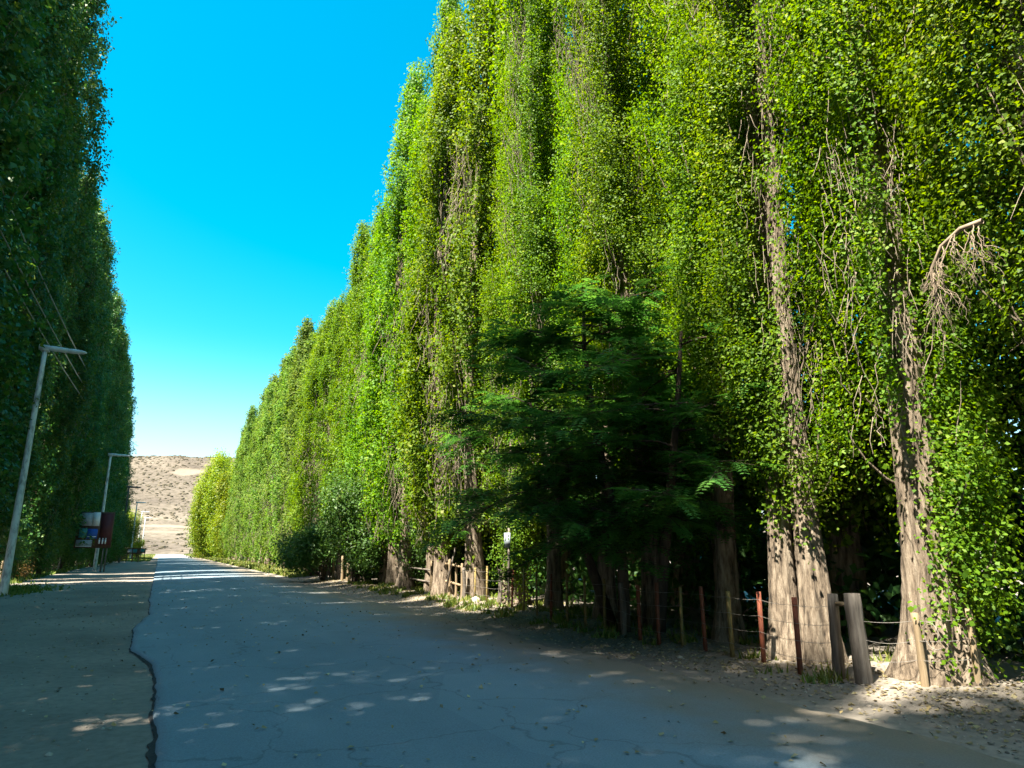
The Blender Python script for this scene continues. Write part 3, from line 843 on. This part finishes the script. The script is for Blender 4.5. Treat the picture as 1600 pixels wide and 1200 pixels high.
# ------------------------------------------------------------------ bushes and smaller trees
def bush_meshes(seed, rx, ry, h, leaf, ncl, nl, ls, bark='bark_dark', low=0.1, pointy=0.0, nlobe=9):
    rng = np.random.default_rng(seed)
    mb = MB()
    lob = []
    for _ in range(nlobe):
        a = rng.uniform(0, 6.28); rr_ = rng.uniform(0.1, 0.72)
        z = rng.uniform(0.22, 0.85)
        k = 1 - pointy * z
        lob.append((rx * rr_ * math.cos(a) * k, ry * rr_ * math.sin(a) * k, h * z, rng.uniform(0.32, 0.5) * k))
    P, N, T = [], [], []
    for (lx, ly, lz, lr) in lob:
        t = np.linspace(0, 1, 6)
        p = np.stack([lx * t ** 1.4, ly * t ** 1.4, -0.1 + (lz + 0.1) * t], -1) + rng.normal(0, 0.03, (6, 3))
        mb.tube(p, np.linspace(0.05, 0.012, 6) * (h / 3) ** 0.5, 5, 0.5, False)
        d = rng.normal(size=(ncl, 3)); d /= np.linalg.norm(d, axis=1)[:, None]
        rad = rng.uniform(0.35, 1.0, ncl) ** 0.5 * rng.uniform(0.85, 1.2, ncl)
        c = np.array([lx, ly, lz]) + d * rad[:, None] * np.array([rx, ry, h * 0.75]) * lr
        c = c[c[:, 2] > low]
        ct = rng.normal(0, 0.12, len(c))
        q = np.repeat(c, nl, 0) + rng.normal(0, ls * 1.5, (len(c) * nl, 3))
        q = q.clip([-99, -99, 0.03], 99)
        P.append(q)
        N.append(np.repeat((c - np.array([lx, ly, lz])) / (np.linalg.norm(c - np.array([lx, ly, lz]), axis=1)[:, None] + .01), nl, 0) * 0.6 + np.array([0, 0, 0.5]) + rng.normal(0, 0.5, (len(q), 3)))
        T.append(np.repeat(ct, nl) + rng.normal(0.45, 0.18, len(q)))
    q = np.concatenate(P)
    v, f, tt = leaves(q, np.concatenate(N), np.full(len(q), ls), rng, np.clip(np.concatenate(T), 0, 1), 0.6)
    return mb.mesh('stem', M[bark], True), np_mesh('foliage', v, f, tt, False, (M[leaf],))

def bush(name, ms, x, y, label, cat='bush', rz=0.0, s=1.0, group=None):
    t = thing(name, label, cat, (x, y, float(ground_z(x, y))), rz, group)
    t.scale = (s, s, s)
    obj('stem', ms[0], t); obj('foliage', ms[1], t)
    return t

b_dark = bush_meshes(51, 2.0, 2.0, 3.8, 'leaf_shrub', 150, 10, 0.10)
b_low = bush_meshes(52, 1.6, 1.6, 1.8, 'leaf_shrub', 110, 10, 0.09)
b_yel = bush_meshes(53, 2.6, 2.6, 6.5, 'leaf_yellow', 260, 14, 0.11, pointy=0.5, nlobe=12)
b_rus = bush_meshes(54, 1.8, 1.8, 2.4, 'leaf_russet', 100, 9, 0.13)
bush('dark_bush', b_dark, 8.5, 33.4, 'tall dark bush beside the far palings on the right verge', s=1.25)
bush('green_bush', b_low, 8.1, 38.5, 'low bright green bush left of the tall dark bush', s=1.5)
bush('green_bush', b_low, 8.5, 44.5, 'second low green bush farther along the right verge', rz=2.0, s=1.4)
bush('dim_bush', b_dark, 10.4, 27.8, 'brownish dim bush in the shade beyond the pale wooden gate', rz=1.2, s=0.8)
G_Y = 'yellow-green trees at the far end of the right row'
for k, (x, y, s, rz) in enumerate([(10.6, 119, 1.9, 0), (9.8, 128, 2.2, 1.9), (9.6, 139, 2.4, 3.3), (10.0, 151, 2.4, 4.4), (10.0, 164, 2.2, 5.2)]):
    yt = bush('yellow_tree', b_yel, x, y, 'sunlit yellow-green tree where the right row ends, %s from the last poplar' % ordinal(k + 1), 'tree', rz, s, G_Y)
    yt.scale = (s * 1.05, s * 1.05, s * 1.3)
bush('russet_bush', b_rus, 7.6, 152, 'rusty brown bush beside the far end of the road, right side', s=1.3)
# undergrowth beneath the left row
G_L = 'dark bushes beneath the left poplars'
for k, (x, y, s, rz) in enumerate([(-7.4, 45, 0.8, 0), (-7.2, 52, 0.75, 2), (-7.3, 59, 0.9, 4), (-7.0, 66, 1.0, 1), (-6.9, 74, 1.1, 3), (-5.9, 80, 1.3, 5), (-5.5, 91, 1.5, 0.7), (-5.4, 101, 1.45, 2.6)]):
    bush('dark_bush', b_dark, x, y, 'shaded dark bush under the left poplars, %s from the near lamp post' % ordinal(k + 1), 'bush', rz, s, G_L)
bush('yellow_tree', b_yel, -7.0, 146, 'small yellow tree glowing at the far end of the left row', 'tree', 1.0, 1.7)
bush('yellow_bush', b_yel, -5.4, 128, 'sunlit yellow-green bush behind the dark low notice boards', 'bush', 3.0, 0.7)
bush('yellow_bush', b_yel, -3.7, 150, 'round yellow-green bush left of where the road leaves the shade', 'bush', 4.0, 0.62)
bush('yellow_bush', b_rus, -7.6, 47.5, 'small ochre bush in a spot of sun behind the near lamp post', 'bush', 0.5, 0.6)
bush('russet_bush', b_rus, -5.9, 112, 'brown twiggy bush left of the low notice boards', 'bush', 2.5, 1.1)

# leafy undergrowth added to block sky and light behind the right-hand fence trees
def added_undergrowth():
    rng = np.random.default_rng(88)
    n = 10500
    x = rng.uniform(13.6, 18, n); y = rng.uniform(-8, 80, n)
    z = rng.uniform(0.1, 1, n) ** 0.8 * (4.6 + 2.4 * vnoise(y * 0.4, x * 0.4, 31))
    low = rng.uniform(0, 1, n) < 0.36
    z = np.where(low, rng.uniform(0.0, 1.3, n), z)
    x = np.where(low, rng.uniform(11.2, 16, n), x)
    c = np.stack([x, y, z], -1)
    nl = 9
    q = np.repeat(c, nl, 0) + rng.normal(0, 0.28, (n * nl, 3))
    q[:, 2] = np.maximum(q[:, 2], 0.05)
    v, f, tt = leaves(q, rng.normal(size=(len(q), 3)) + [0, 0, 0.5], np.repeat(np.where(low, 0.22, 0.40), nl), rng, np.clip(rng.normal(0.3, 0.2, len(q)), 0, 1), 0.7)
    o = obj('added_undergrowth', np_mesh('added_undergrowth', v, f, tt, False, (M['leaf_left'],)))
    o['kind'] = 'stuff'
added_undergrowth()

# ------------------------------------------------------------------ grass, litter, stones
def blades(n, xf, yf, hf, rng, name='grass'):
    x, y = xf(n), yf(n)
    z = ground_z(x, y) - 0.01
    h = hf(n)
    a = rng.uniform(0, 6.28, n)
    w = 0.008 + 0.0022 * np.sqrt(x ** 2 + y ** 2) * 0.6
    lean = rng.normal(0, 0.35, (n, 2)) * h[:, None]
    p0 = np.stack([x - w * np.cos(a), y - w * np.sin(a), z], -1)
    p1 = np.stack([x + w * np.cos(a), y + w * np.sin(a), z], -1)
    p2 = np.stack([x + lean[:, 0], y + lean[:, 1], z + h], -1)
    v = np.stack([p0, p1, p2], 1).reshape(-1, 3)
    return v, np.arange(3 * n).reshape(n, 3), np.repeat(np.clip(rng.normal(0.55, 0.25, n), 0, 1), 3)
def build_grass():
    rng = np.random.default_rng(5)
    V, F, T, nv = [], [], [], 0
    def put(n, xf, yf, hf, dt=0.0):
        nonlocal nv
        v, f, t = blades(n, xf, yf, hf, rng)
        V.append(v); F.append(f + nv); T.append(np.clip(t + dt, 0, 1)); nv += len(v)
    put(16000, lambda n: rng.uniform(7.3, 10.5, n), lambda n: rng.uniform(44, 165, n), lambda n: rng.uniform(0.06, 0.3, n))
    put(9000, lambda n: rng.uniform(-6.8, -1.2, n), lambda n: rng.uniform(112, 240, n), lambda n: rng.uniform(0.08, 0.3, n))
    put(5000, lambda n: rng.uniform(6.9, 11, n), lambda n: rng.uniform(150, 240, n), lambda n: rng.uniform(0.08, 0.35, n))
    put(2500, lambda n: -6.0 + rng.normal(0, 0.9, n), lambda n: 36 + rng.normal(0, 2.2, n), lambda n: rng.uniform(0.04, 0.16, n), -0.35)
    put(5000, lambda n: rng.uniform(-8.5, -6.2, n), lambda n: rng.uniform(34, 110, n), lambda n: rng.uniform(0.05, 0.3, n), -0.3)
    # sparse weeds by the near fence, in tufts
    cx = rng.uniform(7.9, 11.0, 260); cy = rng.uniform(6.5, 34, 260)
    k = rng.integers(0, 260, 6500)
    put(6500, lambda n: cx[k] + rng.normal(0, 0.09, n), lambda n: cy[k] + rng.normal(0, 0.09, n), lambda n: rng.uniform(0.04, 0.2, n), -0.1)
    o = obj('grass', np_mesh('grass', np.concatenate(V), np.concatenate(F), np.concatenate(T), False, (M['grass'],)))
    o['kind'] = 'stuff'
    # fallen leaves
    n = 15000
    x = np.where(rng.uniform(0, 1, n) < 0.8, 8.4 + rng.normal(0, 0.75, n), rng.uniform(-8, 8, n))
    y = rng.uniform(3.5, 42, n) ** 1.0
    on = (x > ROAD_L) & (x < ROAD_R)
    z = np.where(on, 0.018 + 0.05 * (1 - (2 * (x - ROAD_L) / (ROAD_R - ROAD_L) - 1) ** 2) + 0.012, ground_z(x, y) + 0.012)
    v, f, t = leaves(np.stack([x, y, z], -1), np.array([0, 0, 1.0]) + rng.normal(0, 0.25, (n, 3)), np.full(n, 0.05), rng, np.clip(rng.normal(0.5, 0.28, n), 0, 1))
    o = obj('fallen_leaves', np_mesh('fallen_leaves', v, f, t, False, (M['litter'],)))
    o['kind'] = 'stuff'
    n = 3000
    x = np.where(rng.uniform(0, 1, n) < 0.5, 7.7 + rng.normal(0, 0.55, n), rng.uniform(-7, -0.3, n))
    y = 3.5 + 32 * rng.uniform(0, 1, n) ** 1.5
    x = np.where((x > ROAD_L - 0.05) & (x < ROAD_R), ROAD_R + 0.5 + rng.uniform(0, 1, n), x)
    s = rng.gamma(2.0, 0.004, n) + 0.005
    v, f = lumps(n, np.stack([x, y, ground_z(x, y) + 0.003], -1), s, rng, 0.8)
    o = obj('gravel', np_mesh('gravel', v, f, np.repeat(rng.uniform(0, 1, n), 11), True, (M['stone'],)))
    o['kind'] = 'stuff'
build_grass()

# ------------------------------------------------------------------ fences
def gz(x, y):
    return float(ground_z(x, y))

def rough_post(h, r, rng, sides=7, lean=(0, 0), notch=True, crook=0.0):
    mb = MB()
    z = np.concatenate([[-0.3], np.linspace(0, h, 7)])
    pts = np.stack([lean[0] * z + crook * np.sin(z * 3.1), lean[1] * z + crook * 0.5 * np.sin(z * 2.2 + 1), z], -1)
    fl = 1 + rng.normal(0, 0.07, (len(z), sides)) + 0.06 * np.sin(np.arange(sides) * 2.1)[None]
    mb.tube(pts, r * np.linspace(1.05, 0.92, len(z)), sides, 0.5, True, fl)
    return mb
def sag_wire(a, b, r=0.0035, sag=0.02, n=8):
    t = np.linspace(0, 1, n)
    p = np.array(a)[None] * (1 - t)[:, None] + np.array(b)[None] * t[:, None]
    p[:, 2] -= sag * 4 * t * (1 - t)
    mb = MB(); mb.tube(p, r, 4, 0.5, False)
    return mb

frng = np.random.default_rng(61)
fence = thing('wire_fence', 'long wire fence of thin red and ochre posts in front of the poplars', 'fence', (0, 0, 0))
fp = [(8.12, 7.12, 'rust_red', 'reddish brown post'), (8.28, 7.92, 'rust_red', 'bright rusty red post'), (8.31, 8.59, 'rust_ochre', 'olive ochre post'),
      (8.40, 9.30, 'rust_red', None), (8.46, 9.95, 'rust_ochre', None), (8.30, 10.40, 'rust_red', 'red post in the spot of sun'), (8.30, 10.95, 'rust_red', None),
      (8.45, 11.67, 'wood_grey', 'crooked grey log post'), (8.60, 12.55, 'rust_ochre', None), (8.50, 13.15, 'rust_ochre', None), (8.55, 14.0, 'rust_ochre', None),
      (8.65, 14.9, 'rust_red', None), (8.75, 15.8, 'rust_ochre', None), (8.85, 16.7, 'rust_ochre', None), (8.95, 17.6, 'rust_red', None), (9.05, 18.6, 'wood_grey', None),
      (9.1, 19.6, 'rust_ochre', None), (9.15, 20.6, 'rust_ochre', None), (9.2, 21.6, 'wood_grey', None)]
heads = []
for (x, y, mat, lab) in fp:
    z0 = gz(x, y)
    h = 1.04 + frng.uniform(-0.05, 0.05)
    lean = frng.normal(0, 0.014, 2)
    if mat == 'wood_grey':
        mb = rough_post(1.0, 0.062, frng, lean=lean, crook=0.03)
    else:
        mb = MB()
        hz = h + 0.3
        mb.box((0, 0, h / 2 - 0.15), (0.042, 0.06, hz), frng.uniform(-0.4, 0.4))
        v = mb.v[0]
        v[:, 0] += lean[0] * v[:, 2]; v[:, 1] += lean[1] * v[:, 2]
    o = mb.build('fence_post', M[mat], fence, (x, y, z0), smooth=(mat == 'wood_grey'))
    if lab:
        o['label'] = lab
    heads.append((x, y, z0, lean))
pts0 = [(8.27, 6.62, gz(8.27, 6.62), (0, 0))] + heads
for hz in (0.22, 0.45, 0.68, 0.92):
    mb = MB()
    p = []
    for a, b in zip(pts0[:-1], pts0[1:]):
        A = np.array((a[0] - 0.03 + a[3][0] * hz, a[1] + a[3][1] * hz, a[2] + hz)); B = np.array((b[0] - 0.03 + b[3][0] * hz, b[1] + b[3][1] * hz, b[2] + hz))
        for t in (0, 0.33, 0.66):
            q = A * (1 - t) + B * t
            q[2] -= 0.02 * 4 * t * (1 - t)
            p.append(q)
    p.append(B)
    mb.tube(np.array(p), 0.003, 4, 0.5, False)
    mb.build('wire', M['wire'], fence)

gw = thing('gateway', 'two thick grey weathered gateposts joined by a wooden rail', 'gate', (0, 0, 0))
def add_post(parent, x, y, h, r, mat, lean=(0, 0), crook=0.0, name='post'):
    return rough_post(h, r, frng, 12, lean, crook=crook).build(name, M[mat], parent, (x, y, gz(x, y)), smooth=True)
add_post(gw, 8.27, 6.62, 1.08, 0.072, 'wood_grey', (0.02, -0.02))
add_post(gw, 8.22, 6.22, 1.10, 0.105, 'wood_grey', (-0.01, 0.02))
mb = MB(); mb.tube([(8.27, 6.54, 0.98), (8.245, 6.42, 0.985), (8.22, 6.33, 0.975)], [0.028, 0.03, 0.026], 7)
mb.build('rail', M['wood_pale'], gw, smooth=True)
add_post(gw, 8.62, 6.45, 0.62, 0.06, 'wood_pale', (0.1, 0.15), 0.02, name='stump_post')

pf = thing('post_fence', 'short wired fence of two pale posts before the flared trunk', 'fence', (0, 0, 0))
A = (8.55, 5.62); B = (8.95, 5.22)
add_post(pf, A[0], A[1], 0.86, 0.043, 'wood_pale', (-0.01, 0.015), 0.015)
add_post(pf, B[0], B[1], 0.88, 0.036, 'wood_pale', (0.01, -0.01), 0.01)
for hz, sg in ((0.76, 0.01), (0.53, 0.02), (0.3, 0.015)):
    sag_wire((A[0] - .03, A[1], gz(*A) + hz), (B[0] - .02, B[1], gz(*B) + hz), 0.003, sg).build('wire', M['wire'], pf)
    sag_wire((8.22, 6.12, gz(8.22, 6.2) + hz), (A[0], A[1] + .05, gz(*A) + hz), 0.0025, sg * 2).build('wire', M['wire'], pf)
t = np.linspace(0, 5.4, 26)
mb = MB()
mb.tube(np.stack([8.50 + 0.02 * t, 5.55 - 0.10 - 0.11 * np.cos(t), 0.60 + 0.16 * np.sin(t) + gz(*A)], -1), 0.005, 4, 0.5, False)
mb.build('wire_loop', M['wire'], pf)

wg = thing('wooden_gate', 'pale wooden gate section with rails and a leaning pole by the far poplar trunk', 'gate', (0, 0, 0))
for (x, y, h, r, ln) in [(9.55, 25.6, 1.15, 0.11, (0, 0)), (9.35, 24.3, 1.3, 0.11, (0, 0.02)), (9.45, 23.9, 1.15, 0.07, (0.05, 0)), (9.3, 23.2, 1.25, 0.045, (0, 0)), (9.35, 22.7, 1.15, 0.045, (0, 0)), (9.4, 22.3, 1.15, 0.045, (0, 0))]:
    add_post(wg, x, y, h, r, 'wood_pale', ln, 0.012)
for z in (1.16, 0.55):
    mb = MB(); mb.tube([(9.33, 24.3, z), (9.36, 23.5, z + 0.02), (9.36, 22.3, z - 0.06)], [0.05, 0.045, 0.04], 7)
    mb.build('rail', M['wood_pale'], wg, smooth=True)
mb = MB(); mb.tube([(9.2, 23.35, 0.0), (9.2, 22.95, 0.9), (9.25, 22.55, 1.75)], [0.04, 0.038, 0.03], 7)
mb.build('leaning_pole', M['wood_grey'], wg, smooth=True)
for z in (0.45, 0.9):
    mb = MB(); mb.tube([(9.55, 25.6, z), (9.6, 28.2, z + 0.03), (9.7, 31, z)], 0.035, 6)
    mb.build('rail', M['wood_grey'], wg, smooth=True)
add_post(wg, 9.7, 31.0, 1.1, 0.08, 'wood_grey')

pal = thing('paling_fence', 'row of rough wooden palings beside the tall dark bush', 'fence', (0, 0, 0))
for k in range(26):
    y = 33.5 + k * 0.55 + frng.uniform(-.1, .1)
    x = 8.75 + frng.uniform(-.06, .06)
    add_post(pal, x, y, frng.uniform(0.95, 1.35), frng.uniform(0.04, 0.07), 'wood_pale' if frng.uniform() < .6 else 'wood_grey', tuple(frng.normal(0, 0.05, 2)), 0.01, name='paling')
sag_wire((8.7, 33.5, 0.85), (8.7, 47.5, 0.85), 0.006, 0.0).build('wire', M['wire'], pal)

lf = thing('wire_fence', 'old post and wire fence in the shade under the left poplars', 'fence', (0, 0, 0))
for k in range(22):
    y = 36 + k * 3.2
    add_post(lf, -6.9 + frng.uniform(-.05, .05), y, frng.uniform(1.1, 1.35), frng.uniform(0.05, 0.08), 'wood_pale' if k % 3 else 'wood_grey', tuple(frng.normal(0, 0.03, 2)), 0.01, name='fence_post')
for z in (0.4, 0.75, 1.05):
    sag_wire((-6.95, 36, z), (-6.95, 36 + 21 * 3.2, z), 0.006, 0.0).build('wire', M['wire'], lf)

# ------------------------------------------------------------------ lamp posts, cables
def lamp_parts(h):
    mb = MB(); z = np.linspace(-0.3, h, 14)
    mb.tube(np.stack([0 * z, 0 * z, z], -1), np.interp(z, [0, h], [0.15, 0.085]), 12)
    pole = mb.mesh('pole', M['pole_white'], True)
    mb = MB()
    mb.box((0.0, 0, h + 0.03), (0.3, 0.2, 0.22))
    mb.tube([(-0.22, 0, h + 0.08), (0.3, 0, h + 0.07), (0.8, 0, h + 0.05)], [0.125, 0.115, 0.10], 10)
    arm = mb.mesh('arm', M['lamp_grey'], True)
    mb = MB()
    t = np.linspace(0, 1, 9)
    w = np.array([0.10, 0.12, 0.13, 0.13, 0.12, 0.11, 0.10, 0.08, 0.03])
    mb.tube(np.stack([0.75 + 0.72 * t, 0 * t, h + 0.05 + 0 * t], -1), w * 0.8, 10)
    head = mb.mesh('lamp_head', M['lamp_grey'], True)
    return pole, arm, head
LP = lamp_parts(9.7)
lamp_labels = ['tall whitewashed lamp post nearest the camera, at the left picture edge', 'second whitewashed lamp post, rising behind the notice board',
               'third lamp post, coloured dark as backlit, against the sandy hill', 'fourth lamp post, small and pale beside the yellow bush', 'fifth lamp post, tiny and pale before the hill', 'sixth and farthest lamp post before the hill']
backlit_pole = LP[0].copy(); backlit_pole.materials[0] = M['pole_backlit']  # third lamp gets dark copies, its backlit side painted in
backlit_arm = LP[1].copy(); backlit_arm.materials[0] = M['pole_backlit']
backlit_head = LP[2].copy(); backlit_head.materials[0] = M['pole_backlit']
for k, (x, y, lab) in enumerate(zip([-5.12, -4.75, -4.6, -4.5, -4.4, -4.3], [32.5, 68.5, 104, 138, 172, 205], lamp_labels)):
    t = thing('street_lamp', lab, 'street lamp', (x, y, gz(x, y)), 0, 'lamp posts along the left verge')
    if k == 2:
        obj('pole', backlit_pole, t); obj('arm', backlit_arm, t); obj('lamp_head', backlit_head, t)
    else:
        obj('pole', LP[0], t); obj('arm', LP[1], t); obj('lamp_head', LP[2], t)

def util_pole(x, y, lab):
    t = thing('utility_pole', lab, 'utility pole', (x, y, gz(x, y)), 0, 'wooden power poles among the left poplars')
    mb = MB(); z = np.linspace(-0.3, 13.7, 8)
    mb.tube(np.stack([0 * z, 0 * z, z], -1), np.interp(z, [0, 12], [0.16, 0.1]), 9); mb.build('pole', M['bark_dark'], t, smooth=True)
    for zz in (13.3, 12.2, 11.4):
        mb = MB(); mb.box((0.45, 0, zz), (1.5, 0.1, 0.1)); mb.build('crossarm', M['wood_grey'], t)
util_pole(-6.7, -14, 'wooden power pole behind the camera carrying the three cables')
util_pole(-6.7, 53, 'wooden power pole among the left poplars carrying the three thin cables')
for zz, lab in ((13.3, 'topmost of three thin cables before the left trees'), (12.2, 'middle one of three thin cables before the left trees'), (11.4, 'lowest of three thin cables before the left trees')):
    sg = 0.7
    o = sag_wire((-5.65, -14, zz + 0.06), (-5.65, 53, zz + 0.06), 0.03, sg, 30).build('overhead_cable', M['cable'])
    tag(o, lab, 'cable', 'cables along the left row')
o = sag_wire((8.2, -2.0, 9.6), (9.6, 9.4, 5.6), 0.016, 0.15, 16).build('overhead_cable', M['cable'])
tag(o, 'thin grey cable slanting into the right-hand leaves above the dead branch', 'cable')

# ------------------------------------------------------------------ broken branch hanging in the leaves, right
def dead_branch():
    rng = np.random.default_rng(9)
    mb = MB()
    def grow(p, d, L, r, depth):
        t = np.linspace(0, 1, 7)
        bend = rng.normal(0, 0.18, 3)
        pts = p + d * (L * t)[:, None] + bend * (L * t * t)[:, None] + np.array([0, 0, -0.35]) * (L * t * t)[:, None] + rng.normal(0, 0.008, (7, 3))
        mb.tube(pts, np.linspace(r, r * 0.45, 7), 5 if depth == 0 else 3, 0.95, False)
        if depth >= 4:
            return
        for _ in range((7, 4, 3, 2)[depth]):
            k = rng.integers(2, 7)
            dd = (pts[-1] - pts[-3]); dd /= np.linalg.norm(dd)
            dd = dd + rng.normal(0, 0.42, 3); dd /= np.linalg.norm(dd)
            grow(pts[k], dd, L * rng.uniform(0.5, 0.8), r * 0.5, depth + 1)
    main = np.array([(7.9, 3.78, 5.31), (7.9, 4.02, 5.32), (7.9, 4.26, 5.2), (7.9, 4.41, 4.97), (7.9, 4.40, 4.68)])
    mb.tube(main, np.linspace(0.032, 0.014, len(main)), 6, 0.95, False)
    for k in range(1, len(main)):
        for _ in range(5 if k < 4 else 8):
            w = rng.uniform(0, 1)
            p = main[k - 1] * (1 - w) + main[k] * w
            d = np.array([rng.normal(-0.1, 0.25), rng.normal(-0.02, 0.3), -1.0])
            d /= np.linalg.norm(d)
            grow(p, d, rng.uniform(0.2, 0.42), 0.009, 2)
    tag(mb.build('broken_branch', M['twig']), 'bleached bare branch hanging broken among the right-hand leaves', 'branch')
dead_branch()

# ------------------------------------------------------------------ signs
nb = thing('notice_board', 'large notice board with posters and a maroon half under the left trees', 'sign', (-4.55, 62.5, gz(-4.5, 62.5)), R(-8))
for x in (0.62, 0.86):
    mb = MB(); mb.box((x, 0.03, 0.95), (0.09, 0.09, 2.4)); mb.build('post', M['wood_grey'], nb)
mb = MB(); mb.box((-0.15, 0, 3.2), (2.5, 0.08, 2.75)); mb.build('backboard', M['sign_wood'], nb)
for (x, z, w, h, mat, nm) in [(0.62, 3.25, 0.82, 2.45, 'sign_maroon', 'maroon_panel'), (-0.78, 4.0, 0.8, 1.0, 'sign_grey', 'poster'), (-0.12, 4.02, 0.5, 1.05, 'sign_white', 'poster'),
                              (-0.9, 2.95, 0.55, 0.7, 'sign_teal', 'poster'), (-0.28, 2.9, 0.72, 0.75, 'sign_blue', 'poster'), (-0.75, 2.18, 1.1, 0.5, 'sign_grey', 'poster')]:
    mb = MB(); mb.box((x, -0.05, z), (w, 0.02, h)); o = mb.build(nm, M[mat], nb)
    if nm == 'poster':
        o['label'] = {'sign_grey': 'grey poster', 'sign_white': 'pale poster', 'sign_teal': 'dark teal poster', 'sign_blue': 'bright blue poster'}[mat]
mb = MB(); mb.box((-0.28, -0.065, 2.68), (0.6, 0.012, 0.05)); mb.build('pale_stripe', M['sign_white'], nb)
mb = MB(); mb.box((-0.75, -0.065, 1.95), (1.05, 0.012, 0.06)); mb.build('pale_stripe', M['sign_white'], nb)
for x in (0.28, 0.5, 0.7):
    mb = MB(); mb.box((x, -0.066, 2.3), (0.11, 0.012, 0.34)); mb.box((x, -0.066, 2.54), (0.08, 0.012, 0.09)); mb.build('white_mark', M['sign_white'], nb)

def low_sign(x, y, rz, lab, w=2.4):
    t = thing('low_notice_board', lab, 'sign', (x, y, gz(x, y)), rz, 'low notice boards on the left verge')
    for k in range(4):
        mb = MB(); mb.box((-w / 2 + 0.1 + k * (w - 0.2) / 3, 0, 0.85), (0.1, 0.1, 2.1)); mb.build('leg', M['sign_wood'], t)
    mb = MB(); mb.box((0, -0.06, 1.45), (w, 0.05, 0.7)); mb.build('panel', M['sign_wood'], t)
    mb = MB(); mb.box((0, -0.05, 1.88), (w + 0.3, 0.3, 0.08)); mb.build('top_rail', M['sign_wood'], t)
    for k, m_ in enumerate(('sign_maroon', 'sign_grey', 'sign_teal')):
        mb = MB(); mb.box((-0.62 + k * 0.6, -0.095, 1.5), (0.5, 0.02, 0.45)); mb.build('poster', M[m_], t)
low_sign(-3.6, 108, R(-6), 'dark low board on four legs, nearer of the two')
low_sign(-3.0, 126, R(-10), 'pale-topped low board on four legs, farther of the two', 2.0)

ws = thing('small_sign', 'small white plate, greyed as in shade, on a thin post in the dark under the trees', 'sign', (9.05, 18.0, gz(9.05, 18.0)), 0)
mb = MB(); mb.box((0, 0, 1.0), (0.05, 0.05, 2.4)); mb.build('post', M['wood_grey'], ws)
mb = MB(); mb.box((-0.05, 0, 1.85), (0.02, 0.2, 0.42), R(35)); mb.build('plate', M['sign_grey'], ws)  # white plate coloured grey to stand for shade

# pale pebble by the fence, and a bigger stone
for (x, y, s, lab) in [(7.75, 9.2, 0.05, 'small white stone at the edge of the dirt by the red posts'), (8.05, 13.6, 0.09, 'pale stone on the verge by the dark fence'), (9.0, 20.2, 0.16, 'large brown stone at the foot of the dark fence')]:
    v, f = lumps(1, np.zeros((1, 3)), np.array([s]), RNG, 0.8)
    o = obj('stone', np_mesh('stone', v, f, np.full(11, 0.9), True, (M['stone'],)), None, (x, y, gz(x, y) + s * 0.15))
    tag(o, lab, 'stone')

print('TRIS', sum(sum(len(p.vertices) - 2 for p in me.polygons) if len(me.polygons) < 2000 else len(me.loops) - 2 * len(me.polygons) for me in bpy.data.meshes), 'fronds', nfr)
